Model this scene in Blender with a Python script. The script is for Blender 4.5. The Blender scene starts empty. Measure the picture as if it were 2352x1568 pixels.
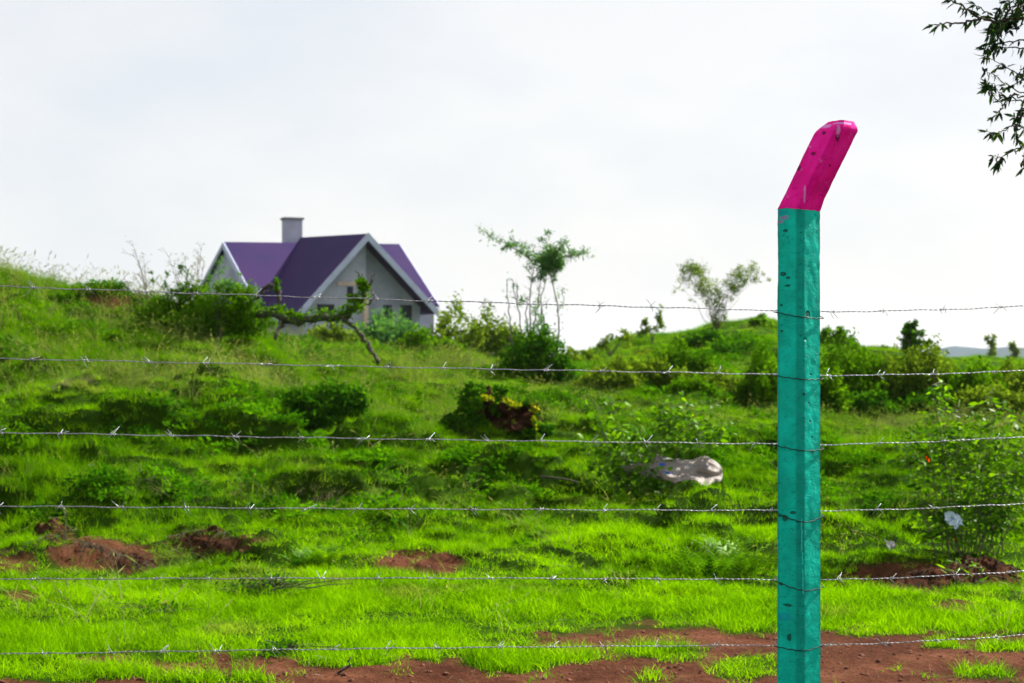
import bpy, math, random
import numpy as np
from mathutils import Vector, Matrix, noise as mnoise

random.seed(7)
rng = np.random.default_rng(7)
S = bpy.context.scene
COL = S.collection

# ------------------------------------------------------------------ camera, world, sun, exposure
F, HX, HY, EYE = 3593.0, 1176.0, 820.0, 1.6          # survey constants of the viewpoint (55 mm lens)
cam_d = bpy.data.cameras.new('camera'); cam = bpy.data.objects.new('camera', cam_d); COL.objects.link(cam)
cam.location = (0, 0, EYE); cam.rotation_euler = (math.pi/2, 0, 0)
cam_d.sensor_width = 36; cam_d.lens = 55; cam_d.shift_y = 36/2352
cam_d.clip_start = 0.1; cam_d.clip_end = 9000
cam_d.dof.use_dof = True; cam_d.dof.focus_distance = 5.2; cam_d.dof.aperture_fstop = 6.2
S.camera = cam

SUN_EL, SUN_AZ = math.radians(43), math.radians(53)  # azimuth clockwise from +Y (ahead) towards +X (right)
world = bpy.data.worlds.new('World'); S.world = world; world.use_nodes = True
wt = world.node_tree; wt.nodes.clear()
wo = wt.nodes.new('ShaderNodeOutputWorld')
sky = wt.nodes.new('ShaderNodeTexSky'); sky.sky_type = 'NISHITA'; sky.sun_disc = False
sky.sun_elevation = SUN_EL; sky.sun_rotation = SUN_AZ; sky.air_density = 1.0; sky.dust_density = 2.0
b1 = wt.nodes.new('ShaderNodeBackground'); b1.inputs[1].default_value = 0.05
wt.links.new(sky.outputs[0], b1.inputs[0])
tc = wt.nodes.new('ShaderNodeTexCoord')
mp = wt.nodes.new('ShaderNodeMapping'); mp.inputs['Scale'].default_value = (1.0, 1.0, 2.2)
wt.links.new(tc.outputs['Generated'], mp.inputs[0])
nz = wt.nodes.new('ShaderNodeTexNoise'); nz.inputs['Scale'].default_value = 4.5; nz.inputs['Detail'].default_value = 4; nz.inputs['Roughness'].default_value = .5
wt.links.new(mp.outputs[0], nz.inputs['Vector'])
cr = wt.nodes.new('ShaderNodeValToRGB')
cr.color_ramp.elements[0].position = .36; cr.color_ramp.elements[0].color = (.84, .87, .915, 1)
cr.color_ramp.elements[1].position = .62; cr.color_ramp.elements[1].color = (1.0, .985, .97, 1)
wt.links.new(nz.outputs[0], cr.inputs[0])
b2 = wt.nodes.new('ShaderNodeBackground'); b2.inputs[1].default_value = 0.34
wt.links.new(cr.outputs[0], b2.inputs[0])
ad = wt.nodes.new('ShaderNodeMixShader'); ad.inputs[0].default_value = .82      # thin bright cloud over most of the blue
wt.links.new(b1.outputs[0], ad.inputs[1]); wt.links.new(b2.outputs[0], ad.inputs[2]); wt.links.new(ad.outputs[0], wo.inputs[0])

sd = bpy.data.lights.new('sun', 'SUN'); sd.energy = 5.0; sd.angle = math.radians(0.6); sd.color = (1, .95, .86)
sun = bpy.data.objects.new('sun', sd); COL.objects.link(sun)
sv = Vector((math.sin(SUN_AZ)*math.cos(SUN_EL), math.cos(SUN_AZ)*math.cos(SUN_EL), math.sin(SUN_EL)))
sun.rotation_euler = sv.to_track_quat('Z', 'Y').to_euler(); sun.location = (20, 20, 30)
S.view_settings.view_transform = 'Standard'; S.view_settings.look = 'None'
S.view_settings.exposure = 1.55; S.view_settings.gamma = 1
S.render.engine = 'CYCLES'
S.cycles.max_bounces = 8; S.cycles.transparent_max_bounces = 8

# ------------------------------------------------------------------ helpers
def P(x, y, d):                                        # a surveyed point: bearing, elevation, distance
    return Vector(((x-HX)/F*d, d, EYE-(y-HY)/F*d))

def tag(o, label=None, cat=None, group=None, kind=None):
    if label: o['label'] = label
    if cat: o['category'] = cat
    if group: o['group'] = group
    if kind: o['kind'] = kind
    return o

def empty(name, loc, label, cat, group=None):
    o = bpy.data.objects.new(name, None); COL.objects.link(o); o.location = loc
    o.empty_display_size = .1
    return tag(o, label, cat, group)

def link(name, me, mat, parent=None, local=False, smooth=False):
    o = bpy.data.objects.new(name, me); COL.objects.link(o)
    if mat is not None: me.materials.append(mat)
    if smooth: me.polygons.foreach_set('use_smooth', np.ones(len(me.polygons), bool))
    if parent is not None:
        o.parent = parent
        if not local: o.matrix_parent_inverse = Matrix.Translation(parent.location).inverted()
    return o

def np_mesh(name, V, faces_flat, sizes, var=None):
    me = bpy.data.meshes.new(name)
    me.vertices.add(len(V)); me.vertices.foreach_set('co', np.asarray(V, np.float32).ravel())
    sizes = np.asarray(sizes, np.int32); ff = np.asarray(faces_flat, np.int32)
    me.loops.add(len(ff)); me.loops.foreach_set('vertex_index', ff)
    me.polygons.add(len(sizes)); st = np.concatenate([[0], np.cumsum(sizes)[:-1]]).astype(np.int32)
    me.polygons.foreach_set('loop_start', st)
    me.update(calc_edges=True); me.validate()
    if var is not None:
        a = me.attributes.new('var', 'FLOAT', 'POINT'); a.data.foreach_set('value', np.asarray(var, np.float32))
    return me

class MB:
    def __init__(s): s.v = []; s.f = []
    def add(s, vs, fs):
        n = len(s.v); s.v += [tuple(v) for v in vs]; s.f += [tuple(i+n for i in f) for f in fs]
    def box(s, c, size, rot=0):
        hx, hy, hz = [k/2 for k in size]; R = Matrix.Rotation(rot, 3, 'Z'); c = Vector(c)
        vs = [c+R@Vector((x*hx, y*hy, z*hz)) for z in (-1, 1) for y in (-1, 1) for x in (-1, 1)]
        s.add(vs, [(0,2,3,1), (4,5,7,6), (0,1,5,4), (1,3,7,5), (3,2,6,7), (2,0,4,6)])
    def slab(s, pts, th):                              # polygon given thickness along the vector th
        n = len(pts); th = Vector(th); a = [Vector(p) for p in pts]; b = [p+th for p in a]
        s.add(a+b, [tuple(range(n))[::-1], tuple(range(n, 2*n))]+[(i, (i+1) % n, n+(i+1) % n, n+i) for i in range(n)])
    def tube(s, pts, rad, n=6):
        pts = [Vector(p) for p in pts]; m = len(pts)
        rs = rad if hasattr(rad, '__len__') else [rad]*m
        up = Vector((0, 0, 1)); rings = []
        for i, p in enumerate(pts):
            t = (pts[min(i+1, m-1)]-pts[max(i-1, 0)])
            if t.length < 1e-9: t = Vector((0, 0, 1))
            t.normalize(); ref = up if abs(t.z) < .9 else Vector((1, 0, 0))
            u = t.cross(ref).normalized(); w = t.cross(u)
            rings.append([p+(u*math.cos(2*math.pi*k/n)+w*math.sin(2*math.pi*k/n))*rs[i] for k in range(n)])
        vs = [v for r in rings for v in r]
        fs = [(i*n+k, i*n+(k+1) % n, (i+1)*n+(k+1) % n, (i+1)*n+k) for i in range(m-1) for k in range(n)]
        fs += [tuple(range(n))[::-1], tuple((m-1)*n+k for k in range(n))]
        s.add(vs, fs)
    def build(s, name, mat, parent=None, smooth=False, local=False):
        me = bpy.data.meshes.new(name); me.from_pydata(s.v, [], s.f); me.update()
        return link(name, me, mat, parent, local, smooth)

# vectorised value noise
_perm = rng.permutation(4096); _val = rng.random(4096)*2-1
def vn(x, y, seed=0):
    xi = np.floor(x).astype(np.int64); yi = np.floor(y).astype(np.int64); fx = x-xi; fy = y-yi
    fx = fx*fx*(3-2*fx); fy = fy*fy*(3-2*fy)
    h = lambda a, b: _val[_perm[(_perm[(a+seed*131) & 4095]+b) & 4095]]
    return (h(xi, yi)*(1-fx)+h(xi+1, yi)*fx)*(1-fy)+(h(xi, yi+1)*(1-fx)+h(xi+1, yi+1)*fx)*fy
def fbm(x, y, o=4, seed=0):
    s = 0; a = 1; t = 0
    for i in range(o): s = s+a*vn(x*2**i+17.3*i, y*2**i-9.1*i, seed+i); t += a; a *= .5
    return s/t

# ------------------------------------------------------------------ materials
def mat_new(name):
    m = bpy.data.materials.new(name); m.use_nodes = True; nt = m.node_tree; nt.nodes.clear()
    return m, nt, nt.nodes.new('ShaderNodeOutputMaterial')
def N(nt, t, **kw):
    n = nt.nodes.new(t)
    for k, v in kw.items():
        if k in n.inputs: n.inputs[k].default_value = v
        else: setattr(n, k, v)
    return n
def ramp(nt, src, stops):
    r = nt.nodes.new('ShaderNodeValToRGB'); el = r.color_ramp.elements
    while len(el) < len(stops): el.new(.5)
    for e, (p, c) in zip(el, stops): e.position = p; e.color = (*c, 1)
    nt.links.new(src, r.inputs[0]); return r.outputs[0]
def noise(nt, scale, detail=3, rough=.55, vec=None):
    n = N(nt, 'ShaderNodeTexNoise', Scale=scale, Detail=detail, Roughness=rough)
    if vec is None:
        g = nt.nodes.new('ShaderNodeNewGeometry'); vec = g.outputs['Position']
    nt.links.new(vec, n.inputs['Vector']); return n.outputs[0]
def mixc(nt, fac, a, b, mode='MIX'):
    m = nt.nodes.new('ShaderNodeMix'); m.data_type = 'RGBA'; m.blend_type = mode
    for s, k in ((fac, 0), (a, 6), (b, 7)):
        if isinstance(s, (int, float)): m.inputs[k].default_value = s
        elif isinstance(s, tuple): m.inputs[k].default_value = (*s, 1)
        else: nt.links.new(s, m.inputs[k])
    return m.outputs[2]
def math_n(nt, op, a, b=0.0, clamp=False):
    m = nt.nodes.new('ShaderNodeMath'); m.operation = op; m.use_clamp = clamp
    for s, k in ((a, 0), (b, 1)):
        if isinstance(s, (int, float)): m.inputs[k].default_value = s
        else: nt.links.new(s, m.inputs[k])
    return m.outputs[0]
def leaf_mat(name, dark, mid, light, trans=.45, rough=.5, patch=0.6, inst=False, dry=None, spec=0, tmul=(1.25, 1.15, .5)):
    m, nt, out = mat_new(name)
    if inst: r = nt.nodes.new('ShaderNodeObjectInfo').outputs['Random']
    else: r = N(nt, 'ShaderNodeAttribute', attribute_name='var').outputs['Fac']
    n1 = noise(nt, patch, 3)
    f = math_n(nt, 'ADD', math_n(nt, 'MULTIPLY', r, .62), math_n(nt, 'MULTIPLY', math_n(nt, 'SUBTRACT', n1, .32, True), 1.15), True)
    c = ramp(nt, f, [(.12, dark), (.5, mid), (.9, light)])
    if dry:
        n2 = noise(nt, .9, 4); fd = ramp(nt, n2, [(dry[1], (0, 0, 0)), (dry[1]+.12, (1, 1, 1))])
        c = mixc(nt, math_n(nt, 'MULTIPLY', fd, dry[2]), c, dry[0])
    if spec > .1: p = N(nt, 'ShaderNodeBsdfPrincipled', Roughness=rough); p.inputs['Specular IOR Level'].default_value = spec
    else: p = nt.nodes.new('ShaderNodeBsdfDiffuse')
    nt.links.new(c, p.inputs[0])
    t = nt.nodes.new('ShaderNodeBsdfTranslucent'); ct = mixc(nt, 1.0, c, tmul, 'MULTIPLY'); nt.links.new(ct, t.inputs[0])
    mx = nt.nodes.new('ShaderNodeMixShader'); mx.inputs[0].default_value = trans
    nt.links.new(p.outputs[0], mx.inputs[1]); nt.links.new(t.outputs[0], mx.inputs[2]); nt.links.new(mx.outputs[0], out.inputs[0])
    return m
def plain(name, base, rough=.8, var=.25, scale=12, bump=.3, bscale=60, metal=0, spec=.12, dist=.01):
    m, nt, out = mat_new(name)
    p = N(nt, 'ShaderNodeBsdfPrincipled', Roughness=rough, Metallic=metal); p.inputs['Specular IOR Level'].default_value = spec
    lo = tuple(c*(1-var) for c in base); hi = tuple(min(1, c*(1+var)) for c in base)
    nt.links.new(ramp(nt, noise(nt, scale, 5), [(.3, lo), (.7, hi)]), p.inputs['Base Color'])
    if bump:
        b = N(nt, 'ShaderNodeBump', Strength=bump, Distance=dist); nt.links.new(noise(nt, bscale, 5), b.inputs['Height']); nt.links.new(b.outputs[0], p.inputs['Normal'])
    nt.links.new(p.outputs[0], out.inputs[0]); return m

M_grass = leaf_mat('grass_short', (.035, .11, .001), (.115, .28, .001), (.22, .42, .001), trans=.5, patch=1.1, inst=True, dry=((.17, .17, .05), .58, .65), tmul=(1.5, 1.45, .5))
M_grass2 = leaf_mat('grass_hill', (.020, .070, .001), (.066, .185, .001), (.15, .30, .004), trans=.45, patch=.5, inst=True, dry=((.15, .17, .04), .60, .5), tmul=(1.45, 1.4, .5))
M_tall = leaf_mat('grass_tall', (.09, .16, .02), (.15, .22, .045), (.26, .30, .11), trans=.4, patch=.7, inst=True)
M_weed = leaf_mat('weed_leaves', (.012, .055, .002), (.034, .13, .002), (.08, .24, .002), trans=.4, patch=.8, inst=True)
M_dry = leaf_mat('dry_thatch', (.10, .085, .05), (.17, .15, .09), (.25, .22, .14), trans=.2, patch=1, inst=True)
M_leafdark = leaf_mat('leaves_dark', (.010, .055, .003), (.026, .105, .004), (.08, .21, .004), patch=3)
M_leafmid = leaf_mat('leaves_mid', (.022, .08, .002), (.05, .15, .002), (.11, .25, .003), patch=2)
M_leafbright = leaf_mat('leaves_bright', (.022, .085, .001), (.07, .20, .002), (.17, .36, .003), patch=4, spec=.101, rough=.5)
M_leafolive = leaf_mat('leaves_olive', (.045, .10, .006), (.095, .175, .008), (.17, .26, .02), patch=1.2)
M_leafyellow = leaf_mat('leaves_yellow', (.09, .18, .004), (.20, .26, .004), (.33, .31, .02), patch=9)
M_leafblue = leaf_mat('leaves_blue_green', (.03, .10, .035), (.06, .18, .045), (.11, .25, .055), patch=2)
M_leaftree = leaf_mat('leaves_tree', (.006, .020, .010), (.012, .038, .014), (.035, .085, .008), patch=9, trans=.3)
M_leafred = leaf_mat('leaf_red', (.40, .03, .005), (.45, .04, .005), (.5, .05, .01), patch=9)
M_bark = plain('bark', (.11, .09, .06), .9, .4, 30, .5, 80)
M_twig = plain('twig', (.09, .085, .05), .9, .4, 30, .3, 80)
M_darkbark = plain('dark_bark', (.055, .05, .035), .9, .4, 30, .5, 80)

def ground_mat():
    m, nt, out = mat_new('ground')
    a = N(nt, 'ShaderNodeAttribute', attribute_name='soil').outputs['Fac']
    dirt = ramp(nt, noise(nt, 2.2, 8, .65), [(.3, (.045, .016, .009)), (.52, (.088, .033, .018)), (.72, (.155, .064, .036))])
    g = nt.nodes.new('ShaderNodeNewGeometry')
    fine = N(nt, 'ShaderNodeTexVoronoi', Scale=55.0); nt.links.new(g.outputs['Position'], fine.inputs['Vector'])
    dirt = mixc(nt, .5, dirt, ramp(nt, fine.outputs['Color'], [(.1, (.5, .45, .42)), (.95, (1.5, 1.45, 1.45))]), 'MULTIPLY')
    turf = ramp(nt, noise(nt, 3, 5), [(.3, (.010, .028, .001)), (.7, (.028, .070, .002))])
    c = mixc(nt, a, turf, dirt)
    p = N(nt, 'ShaderNodeBsdfPrincipled', Roughness=.95); p.inputs['Specular IOR Level'].default_value = .02
    nt.links.new(c, p.inputs['Base Color'])
    h = math_n(nt, 'ADD', noise(nt, 14, 8, .7), math_n(nt, 'MULTIPLY', noise(nt, 90, 4, .7), .35))
    b = N(nt, 'ShaderNodeBump', Strength=.9, Distance=.05); nt.links.new(h, b.inputs['Height']); nt.links.new(b.outputs[0], p.inputs['Normal'])
    nt.links.new(p.outputs[0], out.inputs[0]); return m
M_ground = ground_mat()
M_soil = None
def soil_mat():
    m, nt, out = mat_new('heaped_soil')
    c = ramp(nt, noise(nt, 9, 8, .7), [(.32, (.022, .011, .007)), (.5, (.055, .024, .014)), (.7, (.16, .058, .026))])
    p = N(nt, 'ShaderNodeBsdfPrincipled', Roughness=.97); p.inputs['Specular IOR Level'].default_value = .02
    nt.links.new(c, p.inputs['Base Color'])
    b = N(nt, 'ShaderNodeBump', Strength=1, Distance=.05); nt.links.new(noise(nt, 45, 8, .75), b.inputs['Height']); nt.links.new(b.outputs[0], p.inputs['Normal'])
    nt.links.new(p.outputs[0], out.inputs[0]); return m
M_soil = soil_mat()

# ------------------------------------------------------------------ terrain
TD = np.array([0, 7, 8.5, 10, 11.5, 13, 14.5, 16, 17, 17.25, 19, 20.5, 22, 24, 27, 32, 40, 50, 70, 100, 3000.])
TC = np.array([-900, 0, 250, 500, 750, 1000, 1250, 1500, 1750, 2000, 2200, 2352, 3100.])
TY = {  # d:  11.5  13    14.5  16    17    17.5  19   20.5  22   24   27   32   40   50   70  100 3000
 -900: [1320, 1240, 1150, 1050, 1000, 960, 880, 800, 720, 640, 660, 700, 760, 800, 825, 832, 822],
 0:    [1320, 1245, 1165, 1088, 1058, 945, 925, 865, 775, 638, 690, 740, 790, 815, 830, 833, 822],
 250:  [1320, 1245, 1160, 1082, 1060, 938, 922, 872, 790, 684, 720, 760, 800, 815, 830, 833, 822],
 500:  [1320, 1245, 1165, 1092, 1055, 980, 935, 878, 817, 755, 766, 775, 800, 820, 830, 833, 822],
 750:  [1320, 1240, 1165, 1100, 1060, 1030, 966, 925, 892, 862, 848, 810, 815, 825, 830, 833, 822],
 1000: [1320, 1240, 1170, 1112, 1068, 1045, 985, 945, 915, 888, 860, 832, 832, 832, 832, 833, 822],
 1250: [1320, 1240, 1172, 1118, 1082, 1062, 1012, 968, 935, 905, 880, 860, 845, 840, 835, 833, 822],
 1500: [1320, 1240, 1180, 1130, 1095, 1078, 1035, 1000, 970, 945, 910, 868, 815, 776, 815, 833, 822],
 1750: [1320, 1243, 1182, 1132, 1098, 1082, 1044, 1014, 990, 960, 925, 865, 793, 734, 800, 833, 822],
 2000: [1325, 1250, 1185, 1132, 1098, 1082, 1046, 1018, 998, 980, 945, 892, 835, 796, 815, 833, 822],
 2200: [1325, 1250, 1185, 1132, 1098, 1082, 1046, 1020, 1002, 982, 950, 905, 862, 838, 834, 833, 822],
 2352: [1325, 1250, 1185, 1132, 1098, 1082, 1046, 1020, 1002, 982, 950, 910, 868, 842, 836, 833, 822],
 3100: [1325, 1250, 1185, 1132, 1098, 1082, 1046, 1020, 1002, 982, 950, 910, 868, 842, 836, 833, 822]}
ZT = np.zeros((len(TD), len(TC)))
for j, c in enumerate(TC):
    for i, d in enumerate(TD):
        ZT[i, j] = 0 if i < 4 else EYE-(TY[int(c)][i-4]-HY)/F*d
def height(X, Y):
    X = np.asarray(X, float); Y = np.asarray(Y, float)
    d = np.clip(Y, 0, 2999); c = np.clip(HX+X/np.maximum(Y, 3.0)*F, TC[0], TC[-1]-1)
    i = np.clip(np.searchsorted(TD, d, 'right')-1, 0, len(TD)-2); j = np.clip(np.searchsorted(TC, c, 'right')-1, 0, len(TC)-2)
    u = (d-TD[i])/(TD[i+1]-TD[i]); v = (c-TC[j])/(TC[j+1]-TC[j]); v = v*v*(3-2*v)
    z = (ZT[i, j]*(1-u)+ZT[i+1, j]*u)*(1-v)+(ZT[i, j+1]*(1-u)+ZT[i+1, j+1]*u)*v
    amp = np.clip((Y-9.5)/5, 0, 1)
    rid = fbm(X*1.1, Y*2.0+.8*fbm(X*.5, Y*.5, 2, 77), 3, 9)
    rid = np.floor(rid*4)/4+np.clip((rid*4-np.floor(rid*4))*3.0, 0, 1)/4        # little terraces: flat tops, steep fronts
    z = z+amp*(fbm(X*.9, Y*.9, 3, 3)*.10+rid*np.where(Y > 20, .25, .42)+fbm(X*3.4, Y*4.4, 2, 19)*.06)*np.clip(60/np.maximum(Y, 1), .1, 1)*np.where(Y > 30, .7, 1)
    z = z+.012*fbm(X*3, Y*3, 3, 5)+.010*np.clip((11-Y)/3, 0, 1)*fbm(X*12, Y*12, 2, 6)
    z = z+np.clip((Y-30)/15, 0, 1)*np.clip((90-Y)/20, 0, 1)*fbm(X*.25, Y*.25, 3, 12)*.22
    return z
def gz(x, y): return float(height(np.array([x]), np.array([y]))[0])
def G(x, d, dz=0): X = (x-HX)/F*d; return Vector((X, d, gz(X, d)+dz))
def scr(X, Y, Z): return HX+X/Y*F, HY+(EYE-Z)/Y*F

def on_ground(x, y):                                   # distance at which the ground meets this sight line
    for d in np.arange(9, 30, .05):
        g = G(x, d)
        if scr(g.x, g.y, g.z)[1] <= y: return float(d)
SACK_D = on_ground(1590, 1120)-.15
EL = [  # bare / grassy ellipses on the ground: (col, scr y, rx, ry, value)
 (960, 1292, 120, 34, 1), (480, 1246, 130, 30, .95), (230, 1280, 150, 44, .9), (30, 1290, 70, 40, .7), (2120, 1325, 240, 42, .9), (2190, 1392, 60, 20, .8),
 (1850, 1345, 40, 20, .5), (700, 1345, 130, 12, .5), (40, 1365, 60, 16, .7), (270, 700, 60, 22, 1), (215, 690, 45, 14, .6),
 (1200, 1512, 170, 30, -1.3), (180, 1545, 200, 20, -1.2), (480, 1560, 170, 12, -1.2), (1530, 1500, 120, 20, -.75), (1710, 1530, 90, 26, -.75), (2270, 1553, 80, 12, -.8), (1480, 1560, 40, 12, -.6),
 (2170, 1483, 60, 9, -.7), (2300, 1490, 90, 9, -.8), (1040, 985, 60, 10, .3), (850, 1050, 60, 10, .35), (1600, 1290, 0.1, .1, 0), (2050, 1010, 0.1, .1, 0)]
BX = [-900, 0, 130, 200, 400, 700, 1000, 1220, 1330, 1500, 1800, 2000, 2352, 3100]
BY = [1550, 1548, 1520, 1503, 1500, 1505, 1495, 1470, 1440, 1434, 1445, 1442, 1436, 1436]
def soilmask(X, Y):
    Y_ = np.maximum(Y, .5); zc = height(X, Y); c, s = scr(X, Y_, zc)
    nse = fbm(X*2.2, Y*2.2, 4, 21); n2 = fbm(X*7, Y*7, 3, 31)
    edge = np.interp(c, BX, BY)
    m = np.clip((s-edge+nse*30+n2*22)/16, 0, 1)
    for (ex, ey, rx, ry, val) in EL:
        q = 1-np.sqrt(((c-ex)/rx)**2+((s-ey)/ry)**2)+nse*.42+n2*.3
        k = np.clip(q*3.5, 0, 1)*abs(val)
        m = np.maximum(m, k) if val > 0 else m*(1-np.clip(k, 0, 1))
    return np.clip(m, 0, 1)

def make_terrain():
    ys = np.concatenate([np.linspace(-8, 6, 16), np.arange(6.2, 30, .055), np.geomspace(30, 110, 170)[0:], np.geomspace(115, 3500, 30)])
    us = np.concatenate([-np.geomspace(.34, 3.0, 40)[::-1], np.linspace(-.335, .335, 560), np.geomspace(.34, 3.0, 40)])
    Yg, Ug = np.meshgrid(ys, us, indexing='ij'); Xg = Ug*(Yg*.98+5*np.exp(-np.maximum(Yg, 0)/12)+6*(Yg < 0)*0+.0)
    Xg = Ug*np.maximum(Yg+3, 3)*1.0
    Z = height(Xg, Yg); n, m = Yg.shape
    V = np.stack([Xg.ravel(), Yg.ravel(), Z.ravel()], 1)
    idx = np.arange(n*m).reshape(n, m)
    Q = np.stack([idx[:-1, :-1], idx[:-1, 1:], idx[1:, 1:], idx[1:, :-1]], -1).reshape(-1, 4)
    me = np_mesh('ground', V, Q.ravel(), np.full(len(Q), 4))
    a = me.attributes.new('soil', 'FLOAT', 'POINT'); a.data.foreach_set('value', soilmask(V[:, 0], V[:, 1]).astype(np.float32))
    o = link('ground', me, M_ground, smooth=True); tag(o, kind='structure')
make_terrain()

# far hills
def far_hills():
    mb = MB(); xs = np.linspace(2040, 3400, 90); d = 700; v = []
    for i, x in enumerate(xs):
        k = min(1, max(0, (x-2060)/110)); top = 822-k*(25+6*float(fbm(np.array([x*.02]), np.array([1.]), 3, 2)[0]))+max(0, (x-2240)/110)*3*(x < 2500)
        v += [P(x, 826, d-100), P(x, top, d), P(x, 826, d+200)]
    mb.add(v, [(3*i+a, 3*i+3+a, 3*i+4+a, 3*i+1+a) for i in range(len(xs)-1) for a in (0, 1)])
    o = mb.build('hills', plain('hill_scrub', (.03, .055, .07), .95, .4, .02, 0), smooth=True); tag(o, kind='structure')
far_hills()

# ------------------------------------------------------------------ house
M_roof, nt, out = mat_new('roof_tiles')
g = nt.nodes.new('ShaderNodeNewGeometry')
wv = N(nt, 'ShaderNodeTexWave', Scale=1.55, Distortion=.3); wv.bands_direction = 'Z'; wv.wave_profile = 'SAW'; nt.links.new(g.outputs['Position'], wv.inputs['Vector'])
c = ramp(nt, noise(nt, .35, 4), [(.35, (.018, .008, .070)), (.65, (.030, .010, .076))])
c = mixc(nt, .35, c, ramp(nt, wv.outputs[0], [(0, (.6, .6, .6)), (.3, (1.15, 1.15, 1.15))]), 'MULTIPLY')
p = N(nt, 'ShaderNodeBsdfPrincipled', Roughness=.8); p.inputs['Specular IOR Level'].default_value = .1; nt.links.new(c, p.inputs['Base Color'])
b = N(nt, 'ShaderNodeBump', Strength=.4, Distance=.05); nt.links.new(wv.outputs[0], b.inputs['Height']); nt.links.new(b.outputs[0], p.inputs['Normal']); nt.links.new(p.outputs[0], out.inputs[0])
M_wall, nt, out = mat_new('block_wall')
g = nt.nodes.new('ShaderNodeNewGeometry')
bk = N(nt, 'ShaderNodeTexBrick', Scale=1.0); bk.inputs['Color1'].default_value = (.40, .42, .50, 1); bk.inputs['Color2'].default_value = (.33, .36, .45, 1); bk.inputs['Mortar'].default_value = (.27, .28, .32, 1)
bk.inputs['Brick Width'].default_value = .45; bk.inputs['Row Height'].default_value = .22; bk.inputs['Mortar Size'].default_value = .02
sp = nt.nodes.new('ShaderNodeSeparateXYZ'); cb = nt.nodes.new('ShaderNodeCombineXYZ'); nt.links.new(g.outputs['Position'], sp.inputs[0])
nt.links.new(sp.outputs[0], cb.inputs[0]); nt.links.new(sp.outputs[2], cb.inputs[1]); nt.links.new(cb.outputs[0], bk.inputs['Vector'])
c = mixc(nt, .75, mixc(nt, .7, bk.outputs[0], (.36, .37, .49)), ramp(nt, noise(nt, .8, 5), [(.3, (.7, .7, .75)), (.7, (1.3, 1.25, 1.2))]), 'MULTIPLY')
p = N(nt, 'ShaderNodeBsdfPrincipled', Roughness=.95); nt.links.new(c, p.inputs['Base Color']); nt.links.new(p.outputs[0], out.inputs[0])
M_trim = plain('pale_fascia', (.42, .46, .62), .6, .1, 2, 0)
M_dark = plain('dark_opening', (.02, .022, .035), .8, .2, 2, 0)
M_lintel = plain('pinkish_lintel', (.55, .40, .34), .8, .1, 2, 0)

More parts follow.
